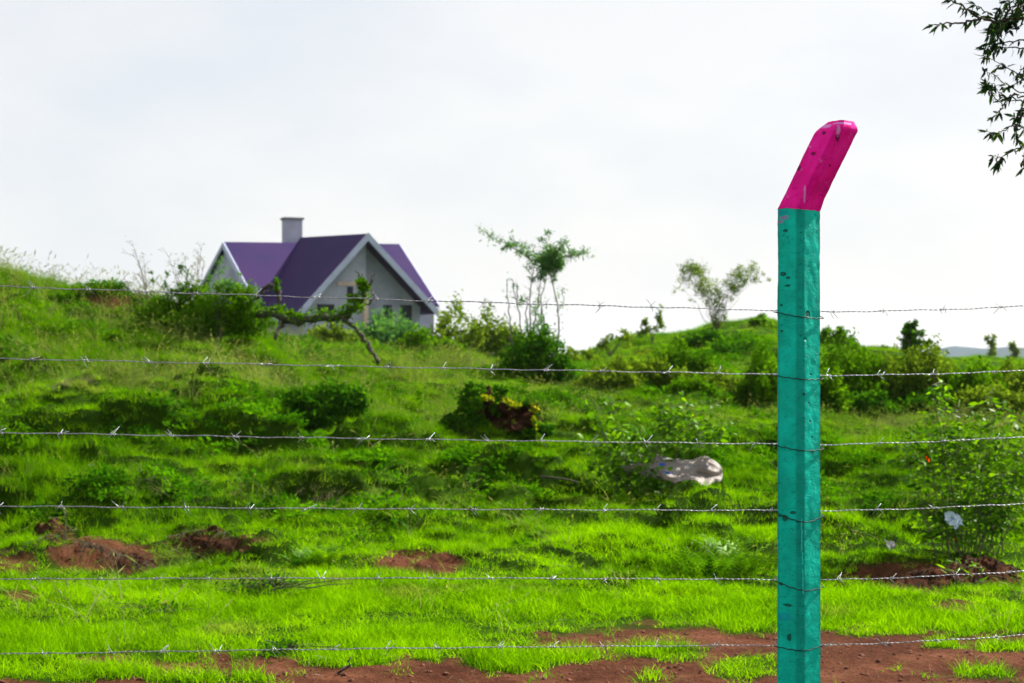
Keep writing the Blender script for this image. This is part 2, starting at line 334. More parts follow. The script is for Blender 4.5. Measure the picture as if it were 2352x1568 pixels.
def house():
    base = G(800, 98); e = empty('house', base, 'grey block house with purple gabled roof and chimney beyond the grassy hill', 'house')
    A = P(515, 555, 104); Af = P(594, 701, 100.2); Ab = P(438, 701, 108); B = P(917, 560, 110); Bf = Af+(B-A); Bb = Ab+(B-A)
    C = P(845, 536, 96.5); Cl = P(680, 722, 94.2); Cr = P(1007, 714, 98.8)
    back = (P(595, 700, 100)-Cl); back.z = 0; back = back.normalized()
    D = P(690, 545, 107)
    run = (D-C).length
    th = Vector((0, 0, -.18))
    r = MB()
    r.slab([A, B, Bf, Af], th); r.slab([A, Ab, Bb, B], th)
    Clb = Cl+back*(run*.72); Crb = Cr+back*(run*.9); Clb.z = Cl.z
    r.slab([C, Cl, Clb, D], th); r.slab([C, D, Crb, Cr], th)
    rf = r.build('roof', M_roof, e)
    # barge boards and fascias
    t = MB(); fw = Vector((0, 0, -.42)); front = -back
    def board(p, q, n, h=.42):
        n = n.normalized()*.08; t = MB()
        t.slab([p+n*.2, q+n*.2, q+n*.2+Vector((0, 0, -h)), p+n*.2+Vector((0, 0, -h))], n); t.build('barge_board', M_trim, e)
    left = (A-B).normalized(); left.z = 0
    board(Cl+Vector((0, 0, .06)), C+Vector((0, 0, .06)), front, .50); board(C+Vector((0, 0, .06)), Cr+Vector((0, 0, .06)), front, .50)
    board(A, Af, left, .5); board(A, Ab, left, .3); board(B, Bf, -left, .3)
    board(Cl+back*.3, Clb, left+front*.2, .38)
    # chimney on the roof
    cp = P(671, 560, 107.6); m = MB(); top = P(671, 505, 107.6).z; m.box((cp.x, cp.y, (cp.z-1.5+top)/2), (1.22, .9, top-cp.z+1.5), .38)
    ch = m.build('chimney', M_wall, rf)
    m = MB(); m.box((cp.x, cp.y, top+.07), (1.42, 1.1, .14), .38); m.build('chimney_cap', plain('chimney_cap', (.2, .2, .2), .9, .2, 3, 0), rf)
    # walls
    zb = base.z-1.5; w = MB()
    inset = back*.75; ax = (Cr-Cl); ax.z = 0; W = ax.length; ax.normalize()
    def fp(s, z): return Vector((Cl.x, Cl.y, 0))+ax*s+inset+Vector((0, 0, z))
    zl = lambda s: (Cl.z+(C.z-Cl.z)*min(1, s/(W*.505)) if s < W*.505 else C.z+(Cr.z-C.z)*(s-W*.505)/(W*.495))-.2
    s0, sm, s1 = .75, W*.513, W-.95
    w.slab([fp(s0, zb), fp(sm, zb), fp(sm, zl(sm)), fp(s0, zl(s0))], back*.25)
    rec = back*.9
    w.slab([fp(sm+.003, zb)+rec, fp(s1, zb)+rec, fp(s1, zl(s1))+rec, fp(sm+.003, zl(sm))+rec], back*.25)
    # recess return and right-hand pier
    w.slab([fp(sm-.25, zb)+back*.26, fp(sm-.003, zb)+back*.26, fp(sm-.003, zl(sm)-.1)+back*.26, fp(sm-.25, zl(sm)-.3)+back*.26], back*.6)
    w.slab([fp(s1+.003, zb)+back*1.0, fp(s1+.5, zb)+back*1.0, fp(s1+.5, zl(s1)-.25)+back*1.0, fp(s1+.003, zl(s1)-.1)+back*1.0], back*6)
    # side wall under the left eave of the cross wing
    w.slab([fp(s0+.003, zb)+back*.26, fp(s0+.003, zb)+back*run*.7, fp(s0+.003, Cl.z-.1)+back*run*.7, fp(s0+.003, Cl.z+.3)+back*.26], ax*.25)
    # main wing left gable wall
    li = -left*.25
    gl = [Vector((Af.x, Af.y, zb)), Vector((Ab.x, Ab.y, zb)), Ab-Vector((0, 0, .2)), A-Vector((0, 0, .3)), Af-Vector((0, 0, .2))]
    cen = (Af+Ab)/2
    gl = [Vector((cen.x+(q.x-cen.x)*.97, cen.y+(q.y-cen.y)*.97, q.z)) for q in gl]
    w.slab([q+li for q in gl], -left*.25)
    w.slab([Vector((Af.x, Af.y, zb))+back*.6+li, Vector((Bf.x, Bf.y, zb))+back*.6, Bf+back*.6-Vector((0, 0, .1)), Af+back*.6+li-Vector((0, 0, .1))], back*.2)
    w.build('wall', M_wall, e)
    def opening(name, sx0, sx1, y0, y1, off, d, mat, lab=None):
        # openings given by survey bearing on the wall plane
        def hit(x):                                     # bearing -> distance along the wall
            o_ = Vector((Cl.x, Cl.y, 0))+inset+(back*off); k = (x-HX)/F
            return (k*o_.y-o_.x)/(ax.x-k*ax.y)
        a, b_ = hit(sx0), hit(sx1); o_ = Vector((Cl.x, Cl.y, 0))+inset+back*off
        pa = o_+ax*a; za = EYE-(y0-HY)/F*pa.y; z2 = EYE-(y1-HY)/F*pa.y
        m = MB(); pts = [o_+ax*a+Vector((0, 0, z2)), o_+ax*b_+Vector((0, 0, z2)), o_+ax*b_+Vector((0, 0, za)), o_+ax*a+Vector((0, 0, za))]
        m.slab(pts, front*d); return m.build(name, mat, e)
    opening('window', 728, 768, 698, 726, 0, .02, M_dark)
    opening('window', 797, 811, 658, 686, 0, .02, M_dark)
    opening('window', 919, 946, 700, 742, .9, .02, M_dark)
    opening('window', 880, 900, 700, 742, .9, .02, M_dark)
    opening('lintel', 775, 846, 646, 655, 0, .05, M_lintel)
    opening('pillar', 832, 842, 672, 760, -.6, .3, M_lintel)
    q = P(500, 640, 105)
house()

# ------------------------------------------------------------------ foliage builder
def leaves(name, C_, size, mat, parent, aspect=.35, droop=0.0, up=.0, dirs=None, fold=.25):
    n = len(C_); C_ = np.asarray(C_, float)
    if dirs is None:
        dirs = rng.normal(size=(n, 3))
    dirs = dirs+np.array([0, 0, up-droop]); dirs /= np.linalg.norm(dirs, axis=1)[:, None]+1e-9
    r = rng.normal(size=(n, 3)); side = np.cross(dirs, r); side /= np.linalg.norm(side, axis=1)[:, None]+1e-9
    nor = np.cross(side, dirs)
    L = size*(.6+.8*rng.random(n))[:, None]; Wd = L*aspect*.5
    b0 = C_; m1 = C_+dirs*L*.3; m2 = C_+dirs*L*.65-nor*L*.04; tp = C_+dirs*L-nor*L*.12
    f = nor*Wd*fold
    V = np.stack([b0, m1-side*Wd+f, m1+side*Wd+f, m2-side*Wd*.85+f, m2+side*Wd*.85+f, tp], 1).reshape(-1, 3)
    base = (np.arange(n)*6)[:, None]
    fl = np.concatenate([base+np.array([[0, 2, 1]]), base+np.array([[1, 2, 4, 3]]), base+np.array([[3, 4, 5]])], 1)
    me = np_mesh(name, V, fl.ravel(), np.tile([3, 4, 3], n), np.repeat(rng.random(n), 6))
    return link(name, me, mat, parent)

def blob(c, r, n, shell=.35):                           # points in an ellipsoid, crowded to small sub-clumps
    k = max(3, int(n/30)); u = rng.normal(size=(k, 3)); u /= np.linalg.norm(u, axis=1)[:, None]
    cc = u*(rng.random(k)[:, None]**shell)
    i = rng.integers(0, k, n); q = cc[i]+rng.normal(size=(n, 3))*.16
    return np.array(c)+q*np.array(r)

def plant(name, label, cat, base, d, clusters, mat, leaf=.05, aspect=.4, group=None, stems=True, bark=None, srad=.015, droop=0., up=0., extra=None, wob=.06, stem_name='stem', fol='foliage'):
    """clusters: (x, y, rx, ry, n) in survey bearings at distance d; branches run from the base to each clump."""
    b = base if isinstance(base, Vector) else G(base[0], d, -.03)
    e = empty(name, b, label, cat, group)
    pts = []; k = d/F; mb = MB()
    for cl in clusters:
        x, y, rx, ry, n = cl[:5]; dd = cl[5] if len(cl) > 5 else rng.normal()*min(rx, 60)*k*.4
        c = P(x, y, d+dd); pts.append(blob(c, (rx*k, max(rx, ry)*k*.8, ry*k), int(n)))
        if stems:
            for s in range(1 if n < 150 else 3):
                tgt = c+Vector((rng.normal()*rx*k*.4*(s > 0), rng.normal()*rx*k*.3*(s > 0), rng.normal()*ry*k*.3*(s > 0))); m = 9; L = (tgt-b).length
                off = Vector((0, 0, 0)); path = []
                for i in range(m):
                    t = i/(m-1); q = b.lerp(tgt, t); q.x = b.x+(tgt.x-b.x)*t**1.5; q.y = b.y+(tgt.y-b.y)*t**1.5
                    off += Vector(rng.normal(size=3))*wob*L*.25*(.3 if i < 1 else 1); path.append(q+off*min(1, t*3)*(1-t*.6))
                mb.tube(path, [srad*(1-.8*i/(m-1)) for i in range(m)], 5)
    if extra: extra(mb, pts, b, k)
    if mb.v: mb.build(stem_name, bark or M_bark, e)
    if pts:
        A_ = np.concatenate(pts); leaves(fol, A_, leaf, mat, e, aspect, droop, up)
    return e

def bushy(name, label, x, d, w, h, n, mat, leaf=.05, group=None, aspect=.45, y0=None, cat='bush', srad=.012, k=None):
    """rounded uneven bush with its foot on the ground at bearing x"""
    b = G(x, d, -.05); _, yb = scr(b.x, b.y, b.z)
    cl = []; m = k or 9
    for i in range(m):
        a = rng.random()*2-1; r = .5*w*(.45+.3*rng.random())
        hh = h*(1-.55*abs(a)**1.7)*(.72+.42*rng.random())
        cl.append((x+a*w*.36, yb-hh*.52, r*.62, hh*.5, n/m))
    return plant(name, label, cat, b, d, cl, mat, leaf, aspect, group, srad=srad)

# ---- hill shrubs, trees (left to right, near to far)
bushy('bush', 'dark green bush cut off by the left edge of the photo on the grassy bank', 5, 16.6, 160, 200, 6000, M_leafmid, .05)
plant('bush', 'broad dense bush on the hill crest just left of the purple-roofed house', 'bush', (470, 0), 22.9,
      [(380, 720, 45, 42, 1700), (440, 705, 50, 50, 2200), (510, 700, 55, 48, 2600), (565, 700, 34, 44, 1500), (545, 672, 26, 20, 500), (470, 740, 90, 34, 4200), (540, 740, 70, 34, 2600), (390, 745, 60, 26, 1800), (345, 735, 40, 25, 900), (590, 745, 45, 25, 900), (410, 668, 18, 28, 160), (385, 650, 12, 22, 60), (425, 630, 14, 24, 90), (445, 655, 16, 18, 110), (350, 640, 8, 16, 30)],
      M_leafmid, .06, .3, up=.6, srad=.014)
plant('sapling', 'wispy grey-green sapling against the left gable of the house', 'sapling', (505, 0), 22.5,
      [(490, 640, 20, 32, 120), (505, 610, 14, 26, 60), (545, 640, 10, 18, 40), (520, 660, 25, 18, 160)], M_leafblue, .05, .3, bark=M_twig, srad=.008)
# fallen branch in front of the house
def branch():
    d = 22.6; e = empty('fallen_branch', P(650, 760, d), 'crooked dead branch with green creepers lying in front of the house', 'branch')
    m = MB(); k = d/F
    def run(pts, r0, r1):
        pts = [P(x, y, d+dd) for x, y, dd in pts]; out_ = []
        for i in range(len(pts)-1):
            for s in range(5): out_.append(pts[i].lerp(pts[i+1], s/5)+Vector(rng.normal(size=3))*.012)
        out_.append(pts[-1]); n = len(out_); m.tube(out_, [(r0+(r1-r0)*i/(n-1))*(.8+.4*rng.random()) for i in range(n)], 7); return out_
    a = run([(585, 722, .2), (625, 716, 0), (645, 728, -.1), (680, 738, 0), (720, 731, .1), (770, 729, .1), (795, 728, 0), (812, 706, 0), (832, 686, 0)], .06, .045)
    bq = run([(785, 730, 0), (806, 742, -.1), (828, 768, -.2), (850, 795, -.3), (868, 832, -.5)], .035, .03)
    cq = run([(832, 686, 0), (835, 665, 0), (826, 645, .1), (832, 628, .1)], .04, .01)
    run([(835, 665, 0), (850, 650, 0), (856, 632, 0)], .025, .008); run([(812, 706, 0), (845, 700, 0), (862, 678, -.1), (850, 660, 0)], .02, .008)
    run([(655, 732, 0), (640, 700, 0), (642, 672, 0), (628, 655, 0), (605, 662, .1), (588, 690, .2)], .04, .02); run([(628, 655, 0), (620, 668, 0), (600, 672, 0)], .02, .01)
    run([(655, 732, 0), (640, 760, -.2), (630, 780, -.3)], .03, .02); run([(842, 655, 0), (858, 645, 0), (862, 625, 0)], .012, .005); run([(830, 640, 0), (822, 632, 0), (818, 620, 0)], .012, .005)
    m.build('limb', M_darkbark, e, smooth=True)
    pts = []
    for q in a[3:]:
        pts.append(np.array(q)+rng.normal(size=(26, 3))*np.array([.07, .06, .045])+np.array([0, 0, .05]))
    pts += [blob(P(832, 660, d), (.09, .09, .17), 260), blob(P(836, 650, d), (.12, .1, .12), 160), blob(P(636, 655, d), (.07, .07, .10), 130), blob(P(646, 712, d), (.06, .06, .10), 130), blob(P(815, 700, d), (.12, .1, .16), 240),
            blob(P(672, 725, d), (.16, .1, .06), 200)]
    for q in bq[::2]: pts.append(np.array(q)+rng.normal(size=(8, 3))*.05)
    leaves('creeper', np.concatenate(pts), .05, M_leafmid, e, .5)
branch()

# vine mound, stump clump
plant('vine_mound', 'dark leafy mound of creepers on the slope below the house', 'bush', (760, 0), 18.6,
      [(700, 915, 50, 26, 1300), (770, 912, 55, 32, 2600), (810, 925, 38, 36, 1800), (760, 950, 60, 24, 1600), (820, 965, 35, 20, 800), (690, 940, 40, 22, 700), (860, 975, 25, 10, 200)], M_leafdark, .045, .6, srad=.01)
def clump_mesh(mb_c, rx, ry, rz, seed, rough=.35, n=28):
    vs = []; fs = []
    for i in range(n+1):
        for j in range(2*n):
            t = math.pi*i/n; a = math.pi*j/n
            v = Vector((math.sin(t)*math.cos(a), math.sin(t)*math.sin(a), math.cos(t)))
            f = 1+rough*mnoise.fractal(v*1.7+Vector((seed, 0, 0)), .8, 2.2, 6)
            vs.append((mb_c.x+v.x*rx*f, mb_c.y+v.y*ry*f, mb_c.z+v.z*rz*f))
    for i in range(n):
        for j in range(2*n):
            fs.append((i*2*n+j, (i+1)*2*n+j, (i+1)*2*n+(j+1) % (2*n), i*2*n+(j+1) % (2*n)))
    return vs, fs
def stump():
    d = 18.7; b = G(1160, d); e = empty('earth_clump', b, 'upturned brown clump of roots and earth draped in yellow-green creeper', 'earth clump')
    m = MB(); m.add(*clump_mesh(P(1180, 962, d), .30, .25, .15, 3, .9)); m.add(*clump_mesh(P(1110, 935, d+.1), .22, .22, .18, 8, .7)); m.add(*clump_mesh(P(1215, 950, d), .10, .12, .12, 13, .9))
    m.build('roots', M_soil, e)
    k = d/F
    q = [blob(P(x, y, d-.1), (rx*k, rx*k, ry*k), n) for x, y, rx, ry, n in [(1085, 935, 32, 42, 1500), (1060, 965, 45, 22, 1000), (1100, 965, 25, 28, 700), (1145, 905, 16, 16, 260), (1090, 895, 24, 14, 500), (1200, 930, 24, 8, 200), (1140, 935, 24, 16, 400), (1225, 960, 10, 24, 160), (1180, 990, 50, 8, 260), (1250, 985, 20, 14, 240), (1000, 985, 30, 8, 160), (1030, 980, 30, 10, 250), (1215, 985, 25, 14, 300)]]
    leaves('creeper', np.concatenate(q), .045, M_leafdark, e, .7)
    q = [blob(P(x, y, d-.24), (rx*k, rx*k, ry*k), n) for x, y, rx, ry, n in [(1120, 912, 14, 8, 60), (1150, 925, 22, 6, 90), (1190, 932, 20, 5, 60), (1225, 938, 9, 12, 60), (1230, 965, 7, 14, 40), (1180, 965, 5, 8, 14)]]
    leaves('yellow_creeper', np.concatenate(q), .045, M_leafyellow, e, .7)
stump()

# tall thin tree in the centre
def thin_extra(mb, pts, b, k):
    d = 27
    for xs in ([(1188, 900), (1180, 830), (1172, 760), (1168, 700), (1164, 655)], [(1192, 880), (1200, 800), (1195, 750), (1188, 690), (1186, 650)], [(1200, 850), (1215, 790), (1208, 720), (1212, 680)],
               [(1235, 900), (1232, 820), (1225, 760), (1235, 700), (1240, 650), (1250, 610)], [(1245, 900), (1243, 820), (1252, 750), (1240, 690), (1255, 640)], [(1262, 900), (1275, 820), (1285, 760), (1280, 700), (1268, 640), (1262, 615)],
               [(1225, 860), (1212, 800), (1218, 740), (1215, 690), (1222, 640), (1228, 610)], [(1250, 610), (1210, 590), (1165, 560), (1125, 545), (1100, 520)], [(1260, 600), (1300, 590), (1330, 582), (1358, 578)], [(1245, 600), (1262, 570), (1250, 545)], [(1262, 590), (1285, 570), (1300, 552)], [(1220, 600), (1190, 575), (1170, 540)],
               [(1190, 700), (1180, 670), (1176, 640)], [(1280, 720), (1296, 690), (1290, 660)], [(1246, 800), (1262, 780), (1290, 770)]):
        p_ = []
        for i in range(len(xs)-1):
            for s in range(4): t = s/4; p_.append(P(xs[i][0]+(xs[i+1][0]-xs[i][0])*t+rng.normal()*1.6, xs[i][1]+(xs[i+1][1]-xs[i][1])*t, d+.15*math.sin(xs[i][0])))
        p_.append(P(xs[-1][0], xs[-1][1], d)); n = len(p_); r0 = .019 if xs[0][1] > 790 else .010
        mb.tube(p_, [r0*(1-.65*i/(n-1)) for i in range(n)], 5)
        for q in p_[2:]:
            if rng.random() < .75: pts.append(np.array(q)+rng.normal(size=(3 if xs[0][1] > 790 else 7, 3))*np.array([.05, .05, .05]))
            if rng.random() < .25: mb.tube([q, q+Vector((rng.normal()*.08, rng.normal()*.05, .04+rng.random()*.08))], [.005, .002], 4)
plant('slender_tree', 'slender tree with bare upright stems and one tufted crown in the middle', 'tree', (1240, 0), 27,
      [(1266, 600, 28, 28, 1700), (1255, 592, 44, 34, 450), (1240, 570, 50, 24, 160), (1215, 590, 30, 28, 260), (1300, 575, 34, 18, 240), (1175, 560, 30, 12, 110), (1335, 578, 22, 10, 70), (1255, 545, 16, 16, 90), (1130, 545, 22, 8, 40), (1150, 562, 20, 12, 50), (1245, 625, 22, 18, 150), (1226, 640, 14, 16, 60), (1270, 638, 14, 18, 80), (1235, 690, 12, 60, 120), (1198, 700, 10, 40, 60), (1240, 760, 12, 40, 90), (1180, 560, 8, 8, 20), (1290, 555, 16, 8, 50)],
      M_leafblue, .07, .22, bark=M_twig, srad=.01, extra=thin_extra, stems=False)
bushy('bush', 'dark bush wrapped round the foot of the slender central tree', 1230, 26.2, 190, 150, 7000, M_leafdark, .06)
# bushes between the house and the central tree
BG = 'bushes in the blurred middle distance'
bushy('bush', 'blue-green bush directly under the gable of the house', 895, 52, 240, 112, 6500, M_leafblue, .15, BG, k=18)
bushy('bush', 'olive bush at the foot of the house wall behind the fallen branch', 765, 46, 200, 80, 5000, M_leafolive, .13, BG, k=14)
bushy('bush', 'tall loose olive bush at the right-hand corner of the house', 1050, 44, 150, 135, 4200, M_leafolive, .11, BG)
bushy('bush', 'wide olive bush between the house and the slender tree', 1130, 40, 200, 110, 6000, M_leafolive, .10, BG, k=16)
bushy('bush', 'low dark bush in the dip to the right of the house', 985, 36, 220, 85, 5200, M_leafmid, .10, BG)
bushy('bush', 'low bush just right of the slender tree in the saddle', 1330, 36, 150, 52, 1500, M_leafolive, .09, BG)
plant('bush', 'feathery see-through bush where the right hill starts to rise', 'bush', (1400, 0), 40, [(1400, 790, 30, 22, 200), (1385, 775, 14, 14, 50), (1430, 785, 30, 20, 200), (1440, 765, 18, 12, 60)], M_leafolive, .09, .4, BG)
plant('bush', 'small spindly bush on the left shoulder of the right hill', 'bush', (1498, 0), 44, [(1478, 735, 14, 14, 110), (1515, 738, 14, 20, 140), (1520, 715, 8, 12, 40), (1495, 755, 25, 12, 160), (1470, 760, 10, 10, 40)], M_leafolive, .10, .4, BG, bark=M_twig)
def hill_extra(mb, pts, b, k): pass
plant('small_tree', 'wispy forked tree standing on the right hill left of the post', 'tree', (1645, 0), 46,
      [(1582, 622, 26, 26, 800), (1608, 642, 34, 32, 1000), (1628, 668, 26, 30, 700), (1645, 692, 22, 28, 500), (1650, 722, 20, 26, 420), (1668, 668, 26, 26, 600), (1695, 645, 32, 26, 800), (1716, 625, 28, 26, 640), (1600, 618, 20, 16, 160), (1705, 660, 14, 10, 60), (1735, 645, 14, 8, 60), (1762, 636, 14, 8, 60), (1560, 670, 16, 12, 60), (1590, 690, 14, 10, 40), (1565, 640, 8, 14, 30), (1640, 745, 22, 10, 90)],
      M_leafolive, .065, .32, bark=M_twig, srad=.009, wob=.2)
bushy('bush', 'rounded green bush on the ridge just right of the post', 1915, 44, 110, 60, 3200, M_leafmid, .10, BG)
bushy('bush', 'bright low mound of leaves on the hilltop touching the post', 1745, 46, 80, 34, 1500, M_leafbright, .10, BG)
plant('small_tree', 'small dark upright tree on the skyline right of the post', 'tree', (2095, 0), 40, [(2095, 780, 24, 26, 900), (2090, 755, 18, 16, 350), (2104, 738, 7, 10, 60), (2078, 765, 10, 10, 90), (2115, 765, 12, 8, 90), (2125, 790, 16, 10, 150), (2095, 805, 22, 14, 300)], M_leafdark, .09, .45, srad=.03)
RB = [(1940, 27, 210, 165, M_leafmid, 'bright-topped bush close beside the post at the meadow edge'), (2045, 27, 190, 150, M_leafolive, 'olive bush second from the post along the meadow edge'),
      (1985, 24.6, 190, 105, M_leafdark, 'low dark bush at the back of the pale meadow strip'), (2130, 27, 190, 150, M_leafolive, 'tall olive bush below the small dark skyline tree'), (2235, 26.5, 190, 112, M_leafmid, 'green bush behind the leafy sapling with the red leaf'),
      (2345, 27, 190, 118, M_leafolive, 'olive bush at the right edge under the blue hills'), (1885, 24.4, 130, 140, M_leafmid, 'dark bush hidden in part by the teal post'), (2130, 24.6, 170, 95, M_leafdark, 'low dark bush behind the pale grass on the right'), (2270, 24.6, 190, 90, M_leafolive, 'low green bush behind the right-hand sapling'), (2450, 26, 190, 120, M_leafmid, 'green bush mostly beyond the right edge of the photo')]
for x, d, w, h, m_, lb in RB: bushy('bush', lb, x, d, w, h, 7500, m_, .07, BG, k=16)
HB = [(1560, 30, 190, 95, M_leafmid, 'low bush halfway up the left flank of the right hill'), (1655, 26.5, 190, 100, M_leafolive, 'olive bush at the foot of the right hill'), (1490, 26.5, 190, 85, M_leafolive, 'flat olive bush at the left foot of the right hill'),
      (1760, 26, 150, 125, M_leafmid, 'green bush at the hill foot just left of the post'), (1700, 36, 180, 60, M_leafdark, 'dark low bush across the middle of the right hill'), (1620, 40, 150, 44, M_leafdark, 'thin dark bush below the crest of the right hill'), (1395, 26, 170, 90, M_leafolive, 'olive bush in the gully right of the slender tree'),
      (1500, 38, 150, 40, M_leafolive, 'faint olive bush high on the left shoulder of the right hill'), (1590, 25, 160, 70, M_leafmid, 'low leafy bush behind the leafy shrub and above the sack')]
for x, d, w, h, m_, lb in HB: bushy('bush', lb, x, d, w, h, 5500, m_, .07, BG, k=15)
for x, d, top, w, lb in ((2275, 150, 768, 9, 'thin far-off tree before the blue hills, left of the pair'), (2327, 140, 782, 9, 'thin far-off tree before the blue hills, right of the pair')):
    plant('far_tree', lb, 'tree', (x, 0), d, [(x, top+10, w, 12, 120), (x+3, top+30, w, 14, 160), (x-2, top+48, w*1.4, 14, 160)], M_leafolive, .35, .4, 'far-off thin trees', srad=.08)

# tall weed stalks in silhouette on the left crest
def stalks(name, label, x, d, stems, mat, seed):
    r = np.random.default_rng(seed); b = G(x, d, -.02); e = empty(name, b, label, 'weed'); mb = MB(); pts = []; k = d/F
    for (x0, x1, y1) in stems:
        p0 = G(x0, d, -.02); p1 = P(x1, y1, d+r.normal()*.1); path = [p0.lerp(p1, t)+Vector(((x1-x0)*k*(t*t-t)*.8, 0, 0)) for t in np.linspace(0, 1, 9)]
        mb.tube(path, [.007*(1-.7*i/8) for i in range(9)], 4)
        for q in path[3:]:
            for s in range(2):
                w = Vector((r.normal()*.07, r.normal()*.05, .05+.07*r.random())); mb.tube([q, q+w], [.003, .002], 3)
                pts.append(np.array(q+w)+r.normal(size=(7, 3))*.022)
    mb.build('stem', M_twig, e); leaves('foliage', np.concatenate(pts), .032, mat, e, .25)
M_seed = leaf_mat('seed_heads', (.14, .14, .09), (.20, .20, .13), (.28, .27, .18), patch=3, trans=.3)
stalks('weed', 'tall feathery weed leaning left on the crest, left of the broad bush', 340, 23.2, [(345, 306, 565), (350, 318, 600), (340, 332, 610), (350, 285, 640), (352, 325, 640)], M_seed, 1)
stalks('weed', 'feathery weed stalks rising from the broad bush beside the house', 440, 23.0, [(425, 388, 590), (430, 400, 612), (445, 425, 600), (450, 455, 585), (455, 468, 600), (448, 462, 575), (440, 440, 615), (435, 410, 640)], M_seed, 2)

# ------------------------------------------------------------------ near leafy plants
def leafy(name, label, base, d, stems, mat, leaf, aspect, nleaf, cat='shrub', red=None, seed=5, droop=.35):
    r = np.random.default_rng(seed); b = G(base, d, -.02); e = empty(name, b, label, cat); b0 = b; mb = MB(); C_ = []; D_ = []
    for (x, y, dd) in stems:
        tip = P(x, y, d+dd); b = b0+Vector(((tip.x-b0.x)*.35+r.normal()*.05, r.normal()*.08, 0)); b.z = gz(b.x, b.y)-.02; mid = b.lerp(tip, .5)+Vector((r.normal()*.04, 0, .03)); n = 14; path = []
        for i in range(n+1):
            t = i/n; path.append(b*(1-t)**2+mid*2*t*(1-t)+tip*t*t)
        mb.tube(path, [.0055*(1-.8*i/n) for i in range(n+1)], 5)
        for s in range(nleaf):
            if s: pass
            t = .18+.82*((s+.5)/nleaf)**.8; q = b*(1-t)**2+mid*2*t*(1-t)+tip*t*t; a = s*2.4+r.random()
            out_ = Vector((math.cos(a), math.sin(a)*.8, .25-r.random()*.4)); q2 = q+out_*leaf*(.25+.5*r.random()); sx_, sy_ = scr(q2.x, q2.y, q2.z)
            if 1495 < sx_ < 1680 and sy_ > 1032 and r.random() < (.95 if sx_ > 1532 else .6): continue
            C_.append(q2); D_.append(out_)
            if r.random() < .5:
                q3 = q+out_*leaf*(.8+1.2*r.random())+Vector((0, 0, r.normal()*leaf*.4)); mb.tube([q, q3], [.003, .002], 3); C_.append(q3); D_.append(out_+Vector(r.normal(size=3))*.4)
    mb.build('stem', M_twig, e)
    leaves('foliage', np.array(C_), leaf, mat, e, aspect, droop=droop, dirs=np.array(D_))
    if red:
        for x_, y_ in red:
            rr = np.array([P(x_, y_, d-.25)]); leaves('dying_leaf', rr, leaf*.6, M_leafred, e, .5, droop=1.2, dirs=rr*0+np.array([r.normal()*.5, 0, -.6]))
    return e
leafy('shrub', 'leafy shrub with broad shiny leaves half hiding the crumpled sack', 1478, 15.4,
      [(1365, 920, .1), (1400, 905, .3), (1385, 985, 0), (1345, 1010, -.1), (1420, 960, 0), (1450, 940, .2), (1470, 985, 0), (1520, 925, 0), (1545, 905, .1), (1558, 895, .2), (1575, 925, .1), (1600, 940, 0), (1640, 925, .2), (1655, 975, .1), (1675, 965, 0), (1610, 985, 0), (1560, 990, -.1), (1510, 1010, -.1), (1440, 1030, -.2), (1485, 1070, -.2), (1500, 1050, -.3), (1400, 1040, 0), (1535, 965, 0)],
      M_leafbright, .075, .48, 44, red=[(1472, 1066), (1555, 1020), (1488, 1130)])
leafy('sapling', 'tall leafy sapling with a red leaf at the right edge of the photo', 2215, 12.2,
      [(2150, 850, .1), (2140, 880, .1), (2160, 905, 0), (2175, 880, .2), (2125, 950, 0), (2095, 985, -.1), (2070, 1000, -.1), (2100, 1045, -.1), (2200, 930, .1), (2215, 955, 0), (2240, 945, .2), (2262, 910, .2), (2275, 900, .1), (2290, 935, .1), (2310, 925, .2), (2330, 960, .1), (2350, 940, .1), (2355, 1000, 0), (2335, 1040, -.1), (2290, 1010, 0), (2250, 1000, -.1), (2200, 1010, 0), (2160, 980, 0), (2130, 1080, -.2), (2300, 1090, -.2), (2350, 1090, 0), (2190, 1090, -.1), (2250, 1060, -.2), (2385, 980, 0), (2395, 1050, 0), (2320, 1150, -.2), (2160, 1160, -.2), (2270, 1140, -.2), (2100, 1140, -.2)],
      M_leafbright, .070, .36, 30, 'sapling', red=[(2128, 1046), (2134, 1052), (2192, 1234)], seed=9)
leafy('weed', 'pale thin weed beside the left-hand soil heap', 160, 11.9, [(140, 1160, 0), (120, 1190, 0), (158, 1210, 0), (100, 1240, 0), (175, 1250, 0)], M_leafolive, .045, .15, 14, 'weed', seed=4, droop=0)
leafy('weed', 'yellow-green weed stalk on the left slope under the second wire', 170, 17.9, [(118, 888, 0), (125, 900, 0), (150, 915, 0)], M_leafbright, .06, .3, 12, 'weed', seed=6, droop=0)
leafy('weed', 'small bright weed sprouting from the right-hand soil heap', 2225, 10.95, [(2205, 1283, 0), (2222, 1278, 0), (2240, 1288, 0), (2250, 1295, 0)], M_leafbright, .06, .2, 5, 'weed', seed=8, droop=-.3)

